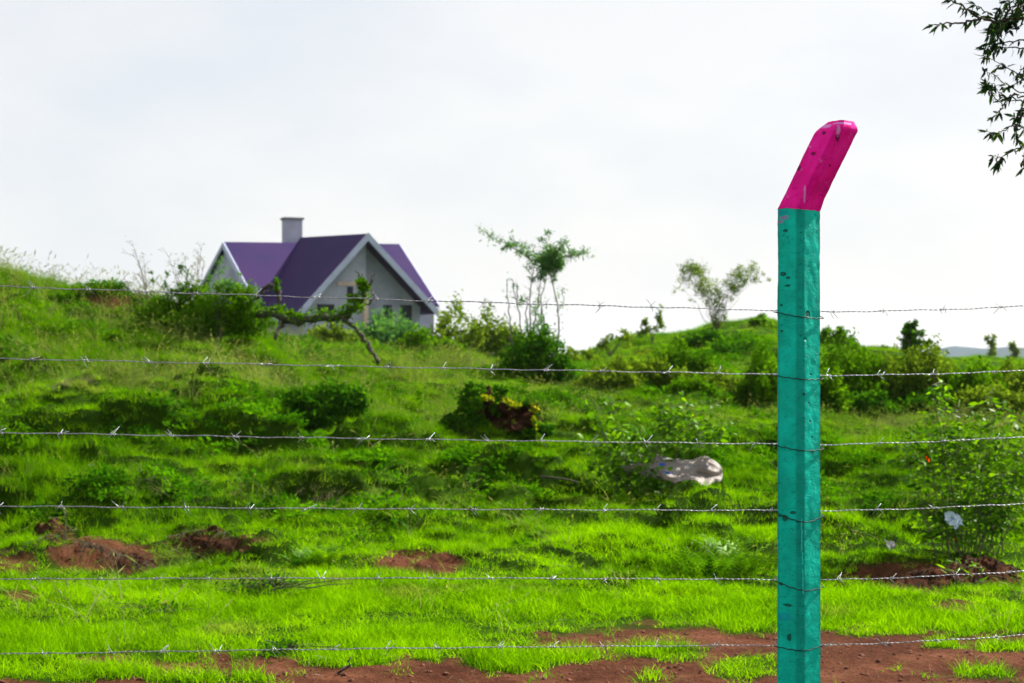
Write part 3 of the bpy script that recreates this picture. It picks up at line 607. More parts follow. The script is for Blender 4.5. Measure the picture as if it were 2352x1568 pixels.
def fern(name, label, x, d, n, L, w, mat, seed, leanx=0):
    r = np.random.default_rng(seed); b = G(x, d, -.02); e = empty(name, b, label, 'fern'); V = []; Fc = []; var = []
    for i in range(n):
        a = r.random()*2*math.pi; rad = w*math.sqrt(r.random()); bx = b.x+rad*math.cos(a); by = b.y+rad*math.sin(a)*.6; bz = gz(bx, by)-.01
        ln = L*(.5+.6*r.random()); out_ = Vector((math.cos(a)*.5+leanx+r.normal()*.3, math.sin(a)*.5+r.normal()*.2, 0)); vv = r.random()
        prev = None; m = 8; side = Vector((-out_.y, out_.x, 0)).normalized()
        c = [Vector((bx, by, bz))+out_*ln*(t*t)*.9+Vector((0, 0, ln*(t-.35*t*t))) for t in np.linspace(0, 1, m+1)]
        for s in range(1, m+1):                                      # pairs of leaflets along the rib
            t = s/m; wd = ln*.19*math.sin(math.pi*min(1, t*.93+.08))+.003; dirv = (c[s]-c[s-1]).normalized()
            for sg in (-1, 1):
                q0 = c[s-1].lerp(c[s], .2); q1 = c[s-1].lerp(c[s], .85); tip = c[s]+side*sg*wd+dirv*wd*.5-Vector((0, 0, wd*.15))
                n0 = len(V); V += [q0, q1, tip]; Fc.append((n0, n0+1, n0+2)); var += [vv]*3
    me = bpy.data.meshes.new('fronds'); me.from_pydata([tuple(v) for v in V], [], Fc); a_ = me.attributes.new('var', 'FLOAT', 'POINT'); a_.data.foreach_set('value', np.array(var, np.float32))
    link('fronds', me, mat, e); return e
fern('fern', 'wide patch of fern fronds at the foot of the slope left of the post', 1650, 11.5, 150, .30, .42, M_leafmid, 1)
fern('fern', 'tall pale fern tips poking above the wide fern patch', 1690, 11.9, 16, .42, .18, M_leafbright, 2)
fern('fern', 'bright fern clump between the soil heap and the bare patch', 735, 11.9, 90, .24, .20, M_leafbright, 3)
fern('fern', 'dark fern tuft just left of the bright fern clump', 680, 11.8, 50, .16, .12, M_leafdark, 4)
fern('fern', 'small dark fern hugging the left side of the post half-way down', 1770, 13.5, 60, .22, .12, M_leafdark, 5)

# ------------------------------------------------------------------ soil heaps and litter
def heap(name, label, pts, d, seed, group='soil heaps', roots=0):
    """a heap is a rough low mound following a crest line of (bearing, crest height y)"""
    k = d/F; b = G(pts[len(pts)//2][0], d); e = empty(name, b, label, 'soil heap', group); n = 110; m = 36; vs = []; fs = []
    xs = np.linspace(pts[0][0], pts[-1][0], n); crest = np.interp(xs, [p[0] for p in pts], [p[1] for p in pts])
    for i, x in enumerate(xs):
        cz = EYE-(crest[i]+5-HY)/F*d
        for j in range(m+1):
            v = j/m*2-1; X = (x-HX)*k; Y = d+v*.42; g0 = gz(X, Y)-.05
            prof = max(0, 1-abs(v)**1.6)*min(1, 8*min(i, n-1-i)/n)
            h = (cz+.05-gz(X, d)+.0)*prof; q = Vector((X*2.4+seed, Y*2.4, 0))
            h = h*(.92+.2*mnoise.fractal(q*2.2, .9, 2.1, 5))+.045*prof*mnoise.fractal(q*5, .7, 2.1, 5)
            vs.append((X+.015*mnoise.noise(q*6), Y, g0+max(0, h)))
    for i in range(n-1):
        for j in range(m): fs.append((i*(m+1)+j, (i+1)*(m+1)+j, (i+1)*(m+1)+j+1, i*(m+1)+j+1))
    mb = MB(); mb.add(vs, fs); mb.build('soil', M_soil, e, smooth=False)
    if roots:
        r = np.random.default_rng(seed); mb = MB()
        for i in range(roots):
            x = r.uniform(pts[0][0]+20, pts[-1][0]-20); y = np.interp(x, [p[0] for p in pts], [p[1] for p in pts]); p0 = P(x, y+4, d-.05); p1 = P(x+r.normal()*40, y+18+r.random()*45, d-.36)
            md = p0.lerp(p1, .5)+Vector((r.normal()*.03, -.03, .03)); mb.tube([p0, md, p1], [.0016, .0012, .0006], 3)
        mb.build('roots', M_twig, e)
heap('soil_heap', 'long reddish soil heap with trailing dry roots, lower left', [(20, 1290), (60, 1250), (110, 1222), (150, 1228), (185, 1238), (230, 1252), (290, 1272), (340, 1285), (385, 1300)], 12.0, 3, roots=70)
heap('soil_heap', 'rusty soil heap with a clod on top, second from the left', [(340, 1246), (390, 1230), (440, 1214), (480, 1209), (515, 1216), (570, 1228), (630, 1250)], 12.8, 7, roots=25)
heap('soil_heap', 'broad brown soil heap at the right edge with a weed on it', [(1980, 1345), (2060, 1320), (2130, 1300), (2200, 1285), (2260, 1275), (2310, 1292), (2360, 1308), (2440, 1318)], 11.25, 15, roots=10)
heap('soil_heap', 'low flat soil heap just right of the post', [(1890, 1350), (1930, 1336), (1985, 1340), (2040, 1345), (2100, 1352)], 10.9, 19)
heap('soil_heap', 'small grey-brown soil heap in bright grass, lower right', [(2125, 1398), (2160, 1386), (2185, 1375), (2215, 1385), (2250, 1396)], 10.25, 23, roots=16)
heap('soil_heap', 'small dark red clod heap behind the long left heap', [(85, 1215), (105, 1200), (125, 1190), (145, 1202), (165, 1220)], 13.0, 31)

def sack():
    d = SACK_D; b = G(1560, d); e = empty('sack', b, 'crumpled beige woven sack with faded blue print lying in the grass', 'sack')
    # fold vertices: bearing, elevation, distance offset
    fl = lambda T: [[(x, y, z*(.75 if z > 0 else 1)) for x, y, z in row] for row in T]
    R = [[(1540, 1066, .3), (1562, 1058, .28), (1590, 1057, .3), (1602, 1052, .28), (1622, 1049, .26), (1642, 1057, .2), (1650, 1066, .15), (1656, 1072, .1)],
         [(1530, 1072, .1), (1560, 1066, .1), (1590, 1066, .12), (1604, 1062, .1), (1624, 1060, .12), (1640, 1067, .08), (1652, 1078, .04), (1660, 1082, .02)],
         [(1528, 1082, .0), (1558, 1080, -.02), (1590, 1082, 0), (1608, 1080, -.03), (1626, 1080, -.02), (1640, 1084, -.02), (1648, 1088, -.02), (1661, 1092, 0)],
         [(1535, 1090, -.03), (1560, 1090, -.02), (1590, 1092, .0), (1608, 1092, .01), (1622, 1093, .01), (1636, 1095, .0), (1648, 1096, -.02), (1660, 1098, -.02)],
         [(1545, 1092, -.12), (1562, 1096, -.1), (1588, 1097, -.1), (1604, 1101, -.14), (1618, 1104, -.1), (1634, 1104, -.12), (1648, 1102, -.08), (1658, 1103, -.03)],
         [(1552, 1110, -.2), (1568, 1108, -.18), (1588, 1105, -.2), (1600, 1108, -.22), (1612, 1114, -.2), (1626, 1118, -.22), (1640, 1112, -.12), (1655, 1107, -.05)]]
    L = [[(1424, 1070, .25), (1445, 1068, .25), (1470, 1063, .25), (1495, 1055, .28), (1502, 1040, .3), (1520, 1050, .3), (1545, 1056, .3), (1566, 1056, .3)],
         [(1426, 1073, .15), (1448, 1074, .12), (1470, 1070, .1), (1492, 1064, .12), (1506, 1056, .1), (1524, 1060, .1), (1545, 1064, .12), (1566, 1066, .1)],
         [(1440, 1084, .05), (1455, 1084, .05), (1474, 1082, .02), (1492, 1078, 0), (1508, 1074, .04), (1524, 1074, 0), (1545, 1074, .02), (1566, 1078, .0)],
         [(1470, 1092, 0), (1478, 1093, -.04), (1488, 1094, -.04), (1500, 1090, -.06), (1514, 1084, -.02), (1528, 1082, -.08), (1542, 1086, -.06), (1560, 1092, -.08)],
         [(1486, 1096, -.02), (1492, 1098, -.06), (1500, 1097, -.08), (1510, 1095, -.1), (1520, 1088, -.14), (1530, 1092, -.18), (1542, 1098, -.2), (1560, 1100, -.2)],
         [(1492, 1100, 0), (1500, 1103, -.04), (1508, 1104, -.06), (1516, 1104, -.08), (1528, 1104, -.16), (1540, 1108, -.2), (1551, 1116, -.24), (1562, 1108, -.24)]]
    R, L = fl(R), fl(L)
    mat, nt, out = mat_new('woven_sack')
    c = ramp(nt, noise(nt, 7, 5), [(.3, (.27, .22, .20)), (.5, (.40, .345, .32)), (.75, (.50, .45, .42))])
    p = N(nt, 'ShaderNodeBsdfPrincipled', Roughness=.6); nt.links.new(c, p.inputs['Base Color'])
    bu = N(nt, 'ShaderNodeBump', Strength=.6, Distance=.02); nt.links.new(noise(nt, 22, 4), bu.inputs['Height']); nt.links.new(bu.outputs[0], p.inputs['Normal'])
    tr_ = nt.nodes.new('ShaderNodeBsdfTranslucent'); nt.links.new(c, tr_.inputs[0]); nt.links.new(bu.outputs[0], tr_.inputs['Normal'])
    ms_ = nt.nodes.new('ShaderNodeMixShader'); ms_.inputs[0].default_value = .52; nt.links.new(p.outputs[0], ms_.inputs[1]); nt.links.new(tr_.outputs[0], ms_.inputs[2])
    nt.links.new(ms_.outputs[0], out.inputs[0])
    m = MB()
    for T in (R, L):
        sub = 4; g_ = []
        nr, nc = len(T), len(T[0])
        for a in range((nr-1)*sub+1):
            row = []
            for c_ in range((nc-1)*sub+1):
                i = min(a//sub, nr-2); j = min(c_//sub, nc-2); u = (a-i*sub)/sub; v = (c_-j*sub)/sub
                q = lambda ii, jj: Vector(T[ii][jj])
                w = (q(i, j)*(1-u)+q(i+1, j)*u)*(1-v)+(q(i, j+1)*(1-u)+q(i+1, j+1)*u)*v
                pt = P(w.x, w.y, d+w.z); nn = mnoise.fractal(Vector((pt.x*8, 3.1+len(T[0]), pt.z*13)), 1, 2, 2); row.append(pt+Vector((.006*nn, .050*nn, .014*nn+.012)))
            g_.append(row)
        nr2, nc2 = len(g_), len(g_[0]); vs = [v for r_ in g_ for v in r_]
        # an underside so the sack has thickness
        under = [Vector((v.x, v.y+.05, v.z-.008)) for v in vs]; n0 = len(vs)
        fs = [(a*nc2+c_, a*nc2+c_+1, (a+1)*nc2+c_+1, (a+1)*nc2+c_) for a in range(nr2-1) for c_ in range(nc2-1)]
        fs2 = [tuple(n0+i for i in f[::-1]) for f in fs]
        rim = [(0*nc2+c_, n0+c_, n0+c_+1, c_+1) for c_ in range(nc2-1)]+[((nr2-1)*nc2+c_, (nr2-1)*nc2+c_+1, n0+(nr2-1)*nc2+c_+1, n0+(nr2-1)*nc2+c_) for c_ in range(nc2-1)]
        rim += [(a*nc2, (a+1)*nc2, n0+(a+1)*nc2, n0+a*nc2) for a in range(nr2-1)]+[(a*nc2+nc2-1, n0+a*nc2+nc2-1, n0+(a+1)*nc2+nc2-1, (a+1)*nc2+nc2-1) for a in range(nr2-1)]
        m.add(vs+under, fs+fs2+rim)
    body = m.build('body', mat, e, smooth=True); ss = body.modifiers.new('soft', 'SUBSURF'); ss.levels = 1; ss.render_levels = 1; body.data.set_sharp_from_angle(angle=math.radians(28))
    M_blue = plain('blue_print', (.04, .11, .42), .6, .3, 30, 0); M_greyp = plain('grey_print', (.16, .18, .27), .6, .3, 30, 0)
    def patch(name, poly, off, mt, th=.006):
        mm = MB(); mm.slab([P(x, y, d+off-.012) for x, y in poly], (0, -th, 0)); mm.build(name, mt, e)
    def ring(o1, o2, off, mt):
        mm = MB(); n = len(o1)
        for i in range(n):
            mm.slab([P(*o1[i], d+off), P(*o1[(i+1) % n], d+off), P(*o2[(i+1) % n], d+off), P(*o2[i], d+off)], (0, -.006, 0))
        mm.build('triangle_mark', mt, e)
    ring([(1618, 1068), (1629, 1068), (1624, 1079)], [(1621, 1070), (1626.5, 1070), (1624, 1075)], .0, M_greyp)
    patch('printed_band', [(1508, 1050), (1524, 1050), (1531, 1054), (1514, 1055)], .16, M_blue)
    patch('printed_band', [(1521, 1082), (1536, 1083), (1548, 1088), (1530, 1088)], -.14, M_blue)
    patch('printed_band', [(1512, 1063), (1528, 1063), (1528, 1068), (1516, 1070)], -.0, M_blue)
    for i in range(9):
        x = 1565+i*5; patch('printed_letter', [(x, 1067.5), (x+3, 1067.3), (x+3, 1070), (x, 1070.2)], .02, M_greyp)
sack()

def litter(name, label, x, y, d, w, h, col, seed):
    r = np.random.default_rng(seed); c = P(x, y, d); m = MB(); n = 9; k = d/F; vs = []
    for i in range(n):
        for j in range(n):
            u = i/(n-1)*2-1; v = j/(n-1)*2-1; s = 1-.35*abs(u*v)
            vs.append((c.x+u*w*k*s+r.normal()*.006, c.y+v*.06+r.normal()*.02, c.z+v*h*k*s+r.normal()*.012))
    m.add(vs, [(i*n+j, (i+1)*n+j, (i+1)*n+j+1, i*n+j+1) for i in range(n-1) for j in range(n-1)])
    o = m.build(name, plain(name, col, .4, .15, 9, 0)); mod = o.modifiers.new('thick', 'SOLIDIFY'); mod.thickness = .003; tag(o, label, 'litter'); return o
litter('plastic_scrap', 'pale blue-white plastic scrap caught in the sapling near the right edge', 2190, 1192, 11.9, 20, 17, (.42, .52, .58), 1)
litter('paper_scrap', 'small white scrap lying in grass right of the post', 2045, 1250, 11.9, 9, 4, (.5, .5, .46), 2)
litter('paper_scrap', 'pale scrap in the shady grass on the far left slope', 212, 1064, 15.6, 8, 6, (.35, .42, .40), 3)

def debris(name, label, x, d, n, w, h, seed):
    r = np.random.default_rng(seed); b = G(x, d); e = empty(name, b, label, 'twigs'); mb = MB()
    for i in range(n):
        X = b.x+r.normal()*w*.4; Y = b.y+r.normal()*.1; q = Vector((X, Y, gz(X, Y)+r.random()*h*.5)); v = Vector((r.normal()*.14+.06, r.normal()*.06, abs(r.normal())*h*.5)); mb.tube([q, q+v*.5+Vector((0, 0, .01)), q+v], [.004, .003, .0015], 4)
    mb.build('twigs', M_darkbark, e)
    pts = np.array([b])+r.normal(size=(300, 3))*np.array([w*.35, .08, h*.4])+np.array([[0, 0, h*.4]]); leaves('withered_leaves', pts, .035, M_leafdark, e, .4)
debris('twig_pile', 'dark pile of cut twigs in the bright lower grass', 600, 10.5, 90, .32, .11, 1)
debris('twig_pile', 'thin strip of dark twigs in the grass left of the cut pile', 370, 9.75, 30, .25, .04, 2)
debris('twig_pile', 'small tangle of dark twigs below the lowest wire', 640, 8.45, 30, .12, .04, 4)
def dead_stick(label, pts, d, seed):
    m = MB(); q = [P(x, y, d) for x, y in pts]; m.tube(q, [.012*(1-.6*i/len(q)) for i in range(len(q))], 5)
    o = m.build('stick', M_darkbark, smooth=True); tag(o, label, 'stick')
dead_stick('curled brown dead stick standing on bare dirt at the bottom', [(775, 1568), (778, 1545), (790, 1535), (805, 1528), (800, 1518), (806, 1510)], 7.9, 1)
dead_stick('dark stick lying in shaded grass left of the sack', [(1240, 1093), (1270, 1097), (1300, 1100), (1330, 1108)], 14.6, 2)

# ------------------------------------------------------------------ overhanging tree, upper right
def overhang():
    d = 7.6; tb = G(2800, d, -.1); e = empty('overhanging_tree', tb, 'dark small-leaved tree hanging into the upper right corner', 'tree'); mb = MB(); C_ = []; D_ = []; r = np.random.default_rng(11)
    tr = [tb+Vector((0, 0, z))+Vector((.06*math.sin(z*2), 0, 0)) for z in np.linspace(0, 4.6, 14)]
    mb.tube(tr, [.095*(1-.055*i) for i in range(14)], 9); mb.build('trunk', M_bark, e, smooth=True); mb = MB()
    def twig(pts, r0, nl, dens=1.0, lf=.055):
        q = [P(x, y, d+z) for x, y, z in pts]; path = []
        for i in range(len(q)-1):
            for s in range(5): path.append(q[i].lerp(q[i+1], s/5)+Vector(r.normal(size=3))*.004)
        path.append(q[-1]); n = len(path); mb.tube(path, [r0*(1-.75*i/(n-1)) for i in range(n)], 5)
        for s in range(nl):
            t = 1-(r.random()**1.3)*.9; i = min(int(t*(n-1)), n-2); p_ = path[i].lerp(path[i+1], r.random()); tg = (path[-1]-path[max(0, n-6)]).normalized()
            dv = tg*.5+Vector((r.normal()*.5, r.normal()*.6, r.normal()*.45-.3)); C_.append(p_); D_.append(dv)
        for s in range(5): C_.append(path[-1]); D_.append((path[-1]-path[-3]).normalized()+Vector(r.normal(size=3))*.5)
    src = (2560, 60)
    twig([(2620, 40, .2), (2480, 40, 0), (2400, 38, 0), (2330, 42, 0), (2290, 50, 0), (2250, 42, -.1), (2215, 52, 0), (2180, 54, 0), (2145, 56, 0)], .012, 30)
    twig([(2250, 44, 0), (2225, 20, 0), (2190, 2, 0), (2175, -12, 0)], .007, 26)
    twig([(2290, 48, 0), (2262, 25, 0), (2240, 10, 0)], .005, 14)
    for i in range(44):                                              # dense leafy part at the corner
        x0 = 2330+r.random()*190; y0 = -60+r.random()*130; a = r.random()*2; x1 = x0-20-r.random()*45; y1 = y0+r.random()*60-8
        twig([(x0+20, y0-10, r.normal()*.2), (x0, y0, r.normal()*.2), (x1, y1, r.normal()*.2)], .004, 12)
    for i in range(12):
        x0 = 2300+r.random()*30; y0 = 20+r.random()*50; twig([(x0+30, y0-10, 0), (x0, y0, 0), (x0-18-r.random()*22, y0+15+r.random()*35, r.normal()*.1)], .0035, 9)
    TW = [[(2480, 260), (2400, 200), (2352, 180), (2320, 160), (2295, 142), (2262, 128)], [(2480, 300), (2400, 245), (2352, 215), (2310, 195), (2280, 170), (2262, 160)],
          [(2400, 250), (2352, 232), (2310, 222), (2290, 205), (2268, 198)], [(2352, 222), (2318, 218), (2300, 235), (2275, 212), (2264, 202)], [(2400, 190), (2352, 178), (2330, 195), (2300, 200), (2264, 186)],
          [(2330, 215), (2312, 232), (2296, 256), (2280, 268)], [(2460, 380), (2390, 300), (2352, 292), (2325, 290), (2300, 302), (2285, 306), (2268, 302)],
          [(2460, 400), (2400, 330), (2352, 335), (2325, 345), (2300, 362), (2282, 358)], [(2350, 240), (2335, 275), (2332, 300), (2340, 320)], [(2352, 250), (2342, 270), (2330, 268)], [(2370, 340), (2352, 350), (2348, 372), (2352, 385)],
          [(2300, 362), (2290, 378)], [(2380, 120), (2340, 110), (2300, 108), (2275, 118)], [(2380, 90), (2330, 95), (2290, 100), (2262, 112)], [(2400, 150), (2360, 148), (2345, 160), (2335, 175)], [(2400, 260), (2365, 255), (2345, 262), (2335, 285)]]
    for t in TW:
        twig([(x, y, r.normal()*.06) for x, y in t], .0050, int(4.6*len(t)))
    for i in range(26):                                              # rest of the crown, outside the frame
        a = P(2600+r.random()*420, -160+r.random()*520, d+r.normal()*.5); o_ = tr[6+int(r.random()*7)]
        mb.tube([o_, o_.lerp(a, .5)+Vector((0, 0, .1)), a], [.02, .012, .004], 5)
        for s in range(130): C_.append(a+Vector(r.normal(size=3))*.13); D_.append(Vector(r.normal(size=3)))
    for a in ((2620, 40), (2480, 260), (2480, 300), (2460, 380), (2460, 400), (2500, 0)):
        q = P(*a, d); o_ = tr[8]; mb.tube([o_, o_.lerp(q, .5)+Vector((0, 0, .12)), q], [.035, .02, .012], 6)
    mb.build('branches', M_darkbark, e)
    leaves('crown', np.array(C_), .047, M_leaftree, e, .25, droop=.35, dirs=np.array(D_))
overhang()

# ------------------------------------------------------------------ fence post
def spots(nt, lst, pd):
    g = nt.nodes.new('ShaderNodeNewGeometry'); tot = None; wob = noise(nt, 60, 4, .7)
    for x, y, rx, ry in lst:
        mpn = nt.nodes.new('ShaderNodeMapping'); mpn.vector_type = 'POINT'; k = pd/F; c = P(x, y, pd)
        mpn.inputs['Scale'].default_value = (1/(rx*k), 0, 1/(ry*k)); mpn.inputs['Location'].default_value = (-c.x/(rx*k), 0, -c.z/(ry*k)); nt.links.new(g.outputs['Position'], mpn.inputs[0])
        L = nt.nodes.new('ShaderNodeVectorMath'); L.operation = 'LENGTH'; nt.links.new(mpn.outputs[0], L.inputs[0])
        v = math_n(nt, 'SUBTRACT', 1.6, math_n(nt, 'ADD', L.outputs['Value'], math_n(nt, 'MULTIPLY', wob, 1.3)), True)
        v = math_n(nt, 'MULTIPLY', v, 3.0, True); tot = v if tot is None else math_n(nt, 'MAXIMUM', tot, v)
    return tot
def post_mat(name, base, hi, kind):
    m, nt, out = mat_new(name)
    c = ramp(nt, noise(nt, 9, 6, .6), [(.3, tuple(v*.70 for v in base)), (.5, base), (.75, hi)])
    vo = N(nt, 'ShaderNodeTexVoronoi', Scale=17.0); g = nt.nodes.new('ShaderNodeNewGeometry'); nt.links.new(g.outputs['Position'], vo.inputs['Vector'])
    pit = ramp(nt, vo.outputs['Distance'], [(.12, (1, 1, 1)), (.22, (0, 0, 0))])
    sel = ramp(nt, noise(nt, 5.5, 2), [(.62, (0, 0, 0)), (.66, (1, 1, 1))])
    pitm = mixc(nt, 1.0, pit, sel, 'MULTIPLY')
    if kind == 'teal':
        ex = spots(nt, [(1804, 628, 7, 6), (1813, 637, 5, 4), (1800, 700, 3, 3), (1807, 1192, 6, 8), (1797, 1188, 4, 3), (1822, 1178, 6, 4), (1815, 1466, 5, 9), (1812, 1392, 10, 4), (1801, 760, 3, 3), (1800, 1345, 5, 4), (1812, 655, 6, 3), (1845, 905, 4, 4), (1862, 968, 3, 3), (1866, 1005, 3, 3), (1868, 1040, 2.5, 3), (1864, 860, 3, 2.5), (1858, 925, 2.5, 2.5), (1808, 528, 6, 4)], 5.09)
    else:
        ex = spots(nt, [(1888, 308, 4, 5), (1868, 353, 5, 4), (1840, 383, 4, 6), (1815, 430, 4, 5), (1798, 462, 4, 5), (1916, 322, 5, 9), (1832, 368, 3, 3), (1905, 380, 3, 3)], 5.05)
    pitm = math_n(nt, 'MAXIMUM', pitm, ex)
    eg = N(nt, 'ShaderNodeAttribute', attribute_name='edge').outputs['Fac']        # chamfers coloured unevenly darker than the flat faces
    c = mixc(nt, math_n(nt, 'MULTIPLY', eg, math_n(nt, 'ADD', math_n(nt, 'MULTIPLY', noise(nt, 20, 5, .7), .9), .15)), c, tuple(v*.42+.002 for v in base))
    c = mixc(nt, math_n(nt, 'MULTIPLY', pitm, .85), c, tuple(v*.12+.01 for v in base))
    # specks of bare concrete / paint drips
    dr = ramp(nt, noise(nt, 26, 5, .7), [(.70 if kind == 'teal' else .64, (0, 0, 0)), (.73 if kind == 'teal' else .68, (1, 1, 1))]); c = mixc(nt, math_n(nt, 'MULTIPLY', dr, .45), c, hi if kind == 'teal' else (.45, .35, .55))
    if kind == 'teal': c = mixc(nt, math_n(nt, 'MULTIPLY', spots(nt, [(1806, 497, 11, 6), (1798, 506, 6, 5)], 5.09), .55), c, (.35, .03, .40))
    if kind == 'teal': c = mixc(nt, math_n(nt, 'MULTIPLY', spots(nt, [(1800, 486, 14, 7), (1806, 1420, 20, 12)], 5.09), .5), c, (.005, .22, .36))
    else: c = mixc(nt, math_n(nt, 'MULTIPLY', spots(nt, [(1918, 305, 6, 14), (1896, 291, 11, 6), (1932, 287, 30, 3), (1852, 445, 3, 26)], 5.04), .6), c, (.52, .36, .72))
    p = N(nt, 'ShaderNodeBsdfPrincipled', Roughness=.55); p.inputs['Specular IOR Level'].default_value = .08; nt.links.new(c, p.inputs['Base Color'])
    vb = N(nt, 'ShaderNodeTexVoronoi', Scale=75.0); nt.links.new(g.outputs['Position'], vb.inputs['Vector'])
    bum = ramp(nt, vb.outputs['Distance'], [(.10, (1, 1, 1)), (.24, (0, 0, 0))]); sb = ramp(nt, noise(nt, 30, 2), [(.50, (0, 0, 0)), (.56, (1, 1, 1))]); bum = mixc(nt, 1.0, bum, sb, 'MULTIPLY')
    h = math_n(nt, 'ADD', math_n(nt, 'MULTIPLY', noise(nt, 28, 6, .65), .8), math_n(nt, 'MULTIPLY', bum, .55)); h = math_n(nt, 'SUBTRACT', h, math_n(nt, 'MULTIPLY', pitm, 1.2))
    b = N(nt, 'ShaderNodeBump', Strength=.95, Distance=.008); nt.links.new(h, b.inputs['Height']); nt.links.new(b.outputs[0], p.inputs['Normal']); nt.links.new(p.outputs[0], out.inputs[0])
    return m
M_teal = post_mat('teal_paint', (.0, .46, .33), (.0, .62, .48), 'teal')
M_teal2 = plain('teal_drip', (.02, .55, .46), .3, .15, 60, .3, 90)
M_pink = post_mat('magenta_paint', (.80, .004, .28), (.88, .02, .40), 'pink')
PD = 5.15
def post():
    zb = EYE-(480-HY)/F*PD; zt = EYE-(291-HY)/F*PD
    pb = P(1832.5, 1568, PD); base = Vector((pb.x+.003, PD, gz(pb.x, PD)))
    e = empty('fence_post', base, 'teal concrete fence post with bent magenta top arm', 'post')
    h = .0558; ch = .0165; rot = math.radians(40)
    loop = []
    for sx, sy in ((1, 1), (-1, 1), (-1, -1), (1, -1)):
        a, b_ = (h*sx, (h-ch)*sy), ((h-ch)*sx, h*sy)
        loop += [a, b_] if sx*sy > 0 else [b_, a]
    dense = []
    for i in range(8):
        p0, p1 = loop[i], loop[(i+1) % 8]; k = 3 if i % 2 == 0 else 9
        for s in range(k): dense.append((p0[0]+(p1[0]-p0[0])*s/k, p0[1]+(p1[1]-p0[1])*s/k))
    cr_, sr_ = math.cos(rot), math.sin(rot); dense = [(x*cr_-y*sr_, x*sr_+y*cr_) for x, y in dense]; n = len(dense)
    lean = Vector((math.cos(math.radians(-43)), math.sin(math.radians(-43)), 0))      # arm bends out to the right and forward
    tanl = 86/200.0/lean.x
    def sweep(z0, z1, shift, scale=lambda z: 1, skirt=False, step=.008):
        zs = np.arange(z0, z1+1e-6, step); zs[-1] = z1; vs = []; fs = []
        for z in zs:
            o_ = shift(z); s = scale(z)
            for x, y in dense:
                q = Vector((x*14, y*14, z*7)); f = 1+.022*mnoise.fractal(q, .9, 2.1, 4)+.02*mnoise.noise(Vector((x*60, y*60, z*38)))
                zz = z+.0012*mnoise.noise(q*4)
                if skirt and z < z0+.03: kk = 1-(z-z0)/.03; zz -= kk*(.003+.003*mnoise.noise(Vector((x*70, y*70, 1.3)))+.006*max(-.3, (x*lean.x+y*lean.y)/h)); f *= 1+.02*kk
                vs.append((base.x+o_.x+x*f*s, PD+o_.y+y*f*s, zz))
        m_ = len(zs)
        fs = [(i*n+k, i*n+(k+1) % n, (i+1)*n+(k+1) % n, (i+1)*n+k) for i in range(m_-1) for k in range(n)]
        fs += [tuple(range(n))[::-1], tuple((m_-1)*n+k for k in range(n))]
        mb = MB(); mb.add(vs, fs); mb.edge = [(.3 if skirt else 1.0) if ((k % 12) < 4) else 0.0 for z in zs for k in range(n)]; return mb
    taper = lambda z: 1+.03*(zb-z)/1.6
    # the paint edge is lower at the arm's underside
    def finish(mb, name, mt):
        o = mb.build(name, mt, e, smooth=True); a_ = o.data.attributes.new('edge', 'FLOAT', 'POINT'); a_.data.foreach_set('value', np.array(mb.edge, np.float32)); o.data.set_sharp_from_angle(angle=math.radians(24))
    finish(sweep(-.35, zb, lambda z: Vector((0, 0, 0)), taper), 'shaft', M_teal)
    sc = lambda z: 1.0 if z < zt-.032 else 1-.40*((z-(zt-.032))/.032)**1.35
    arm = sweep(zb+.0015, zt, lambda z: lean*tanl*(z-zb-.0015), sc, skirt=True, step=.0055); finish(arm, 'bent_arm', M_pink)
    # drips of lighter paint on the chamfer
    r = np.random.default_rng(2); mb = MB(); cy = -h*math.sqrt(2)+.0085
    for y0, y1, x in ((1187, 1262, 1832), (1300, 1358, 1835), (1262, 1290, 1834)):
        z0 = EYE-(y0-HY)/F*PD; z1 = EYE-(y1-HY)/F*PD; X = (x-HX)/F*PD; pa = [Vector((X+r.normal()*.0006, PD-.0688-(zb-z)*.0012, z)) for z in np.linspace(z0, z1, 12)]
        mb.tube(pa, [.0012+.0016*abs(math.sin(i*1.1)) for i in range(12)], 6)
    mb.build('paint_drip', M_teal2, e, smooth=True)
    return base
PB = post()

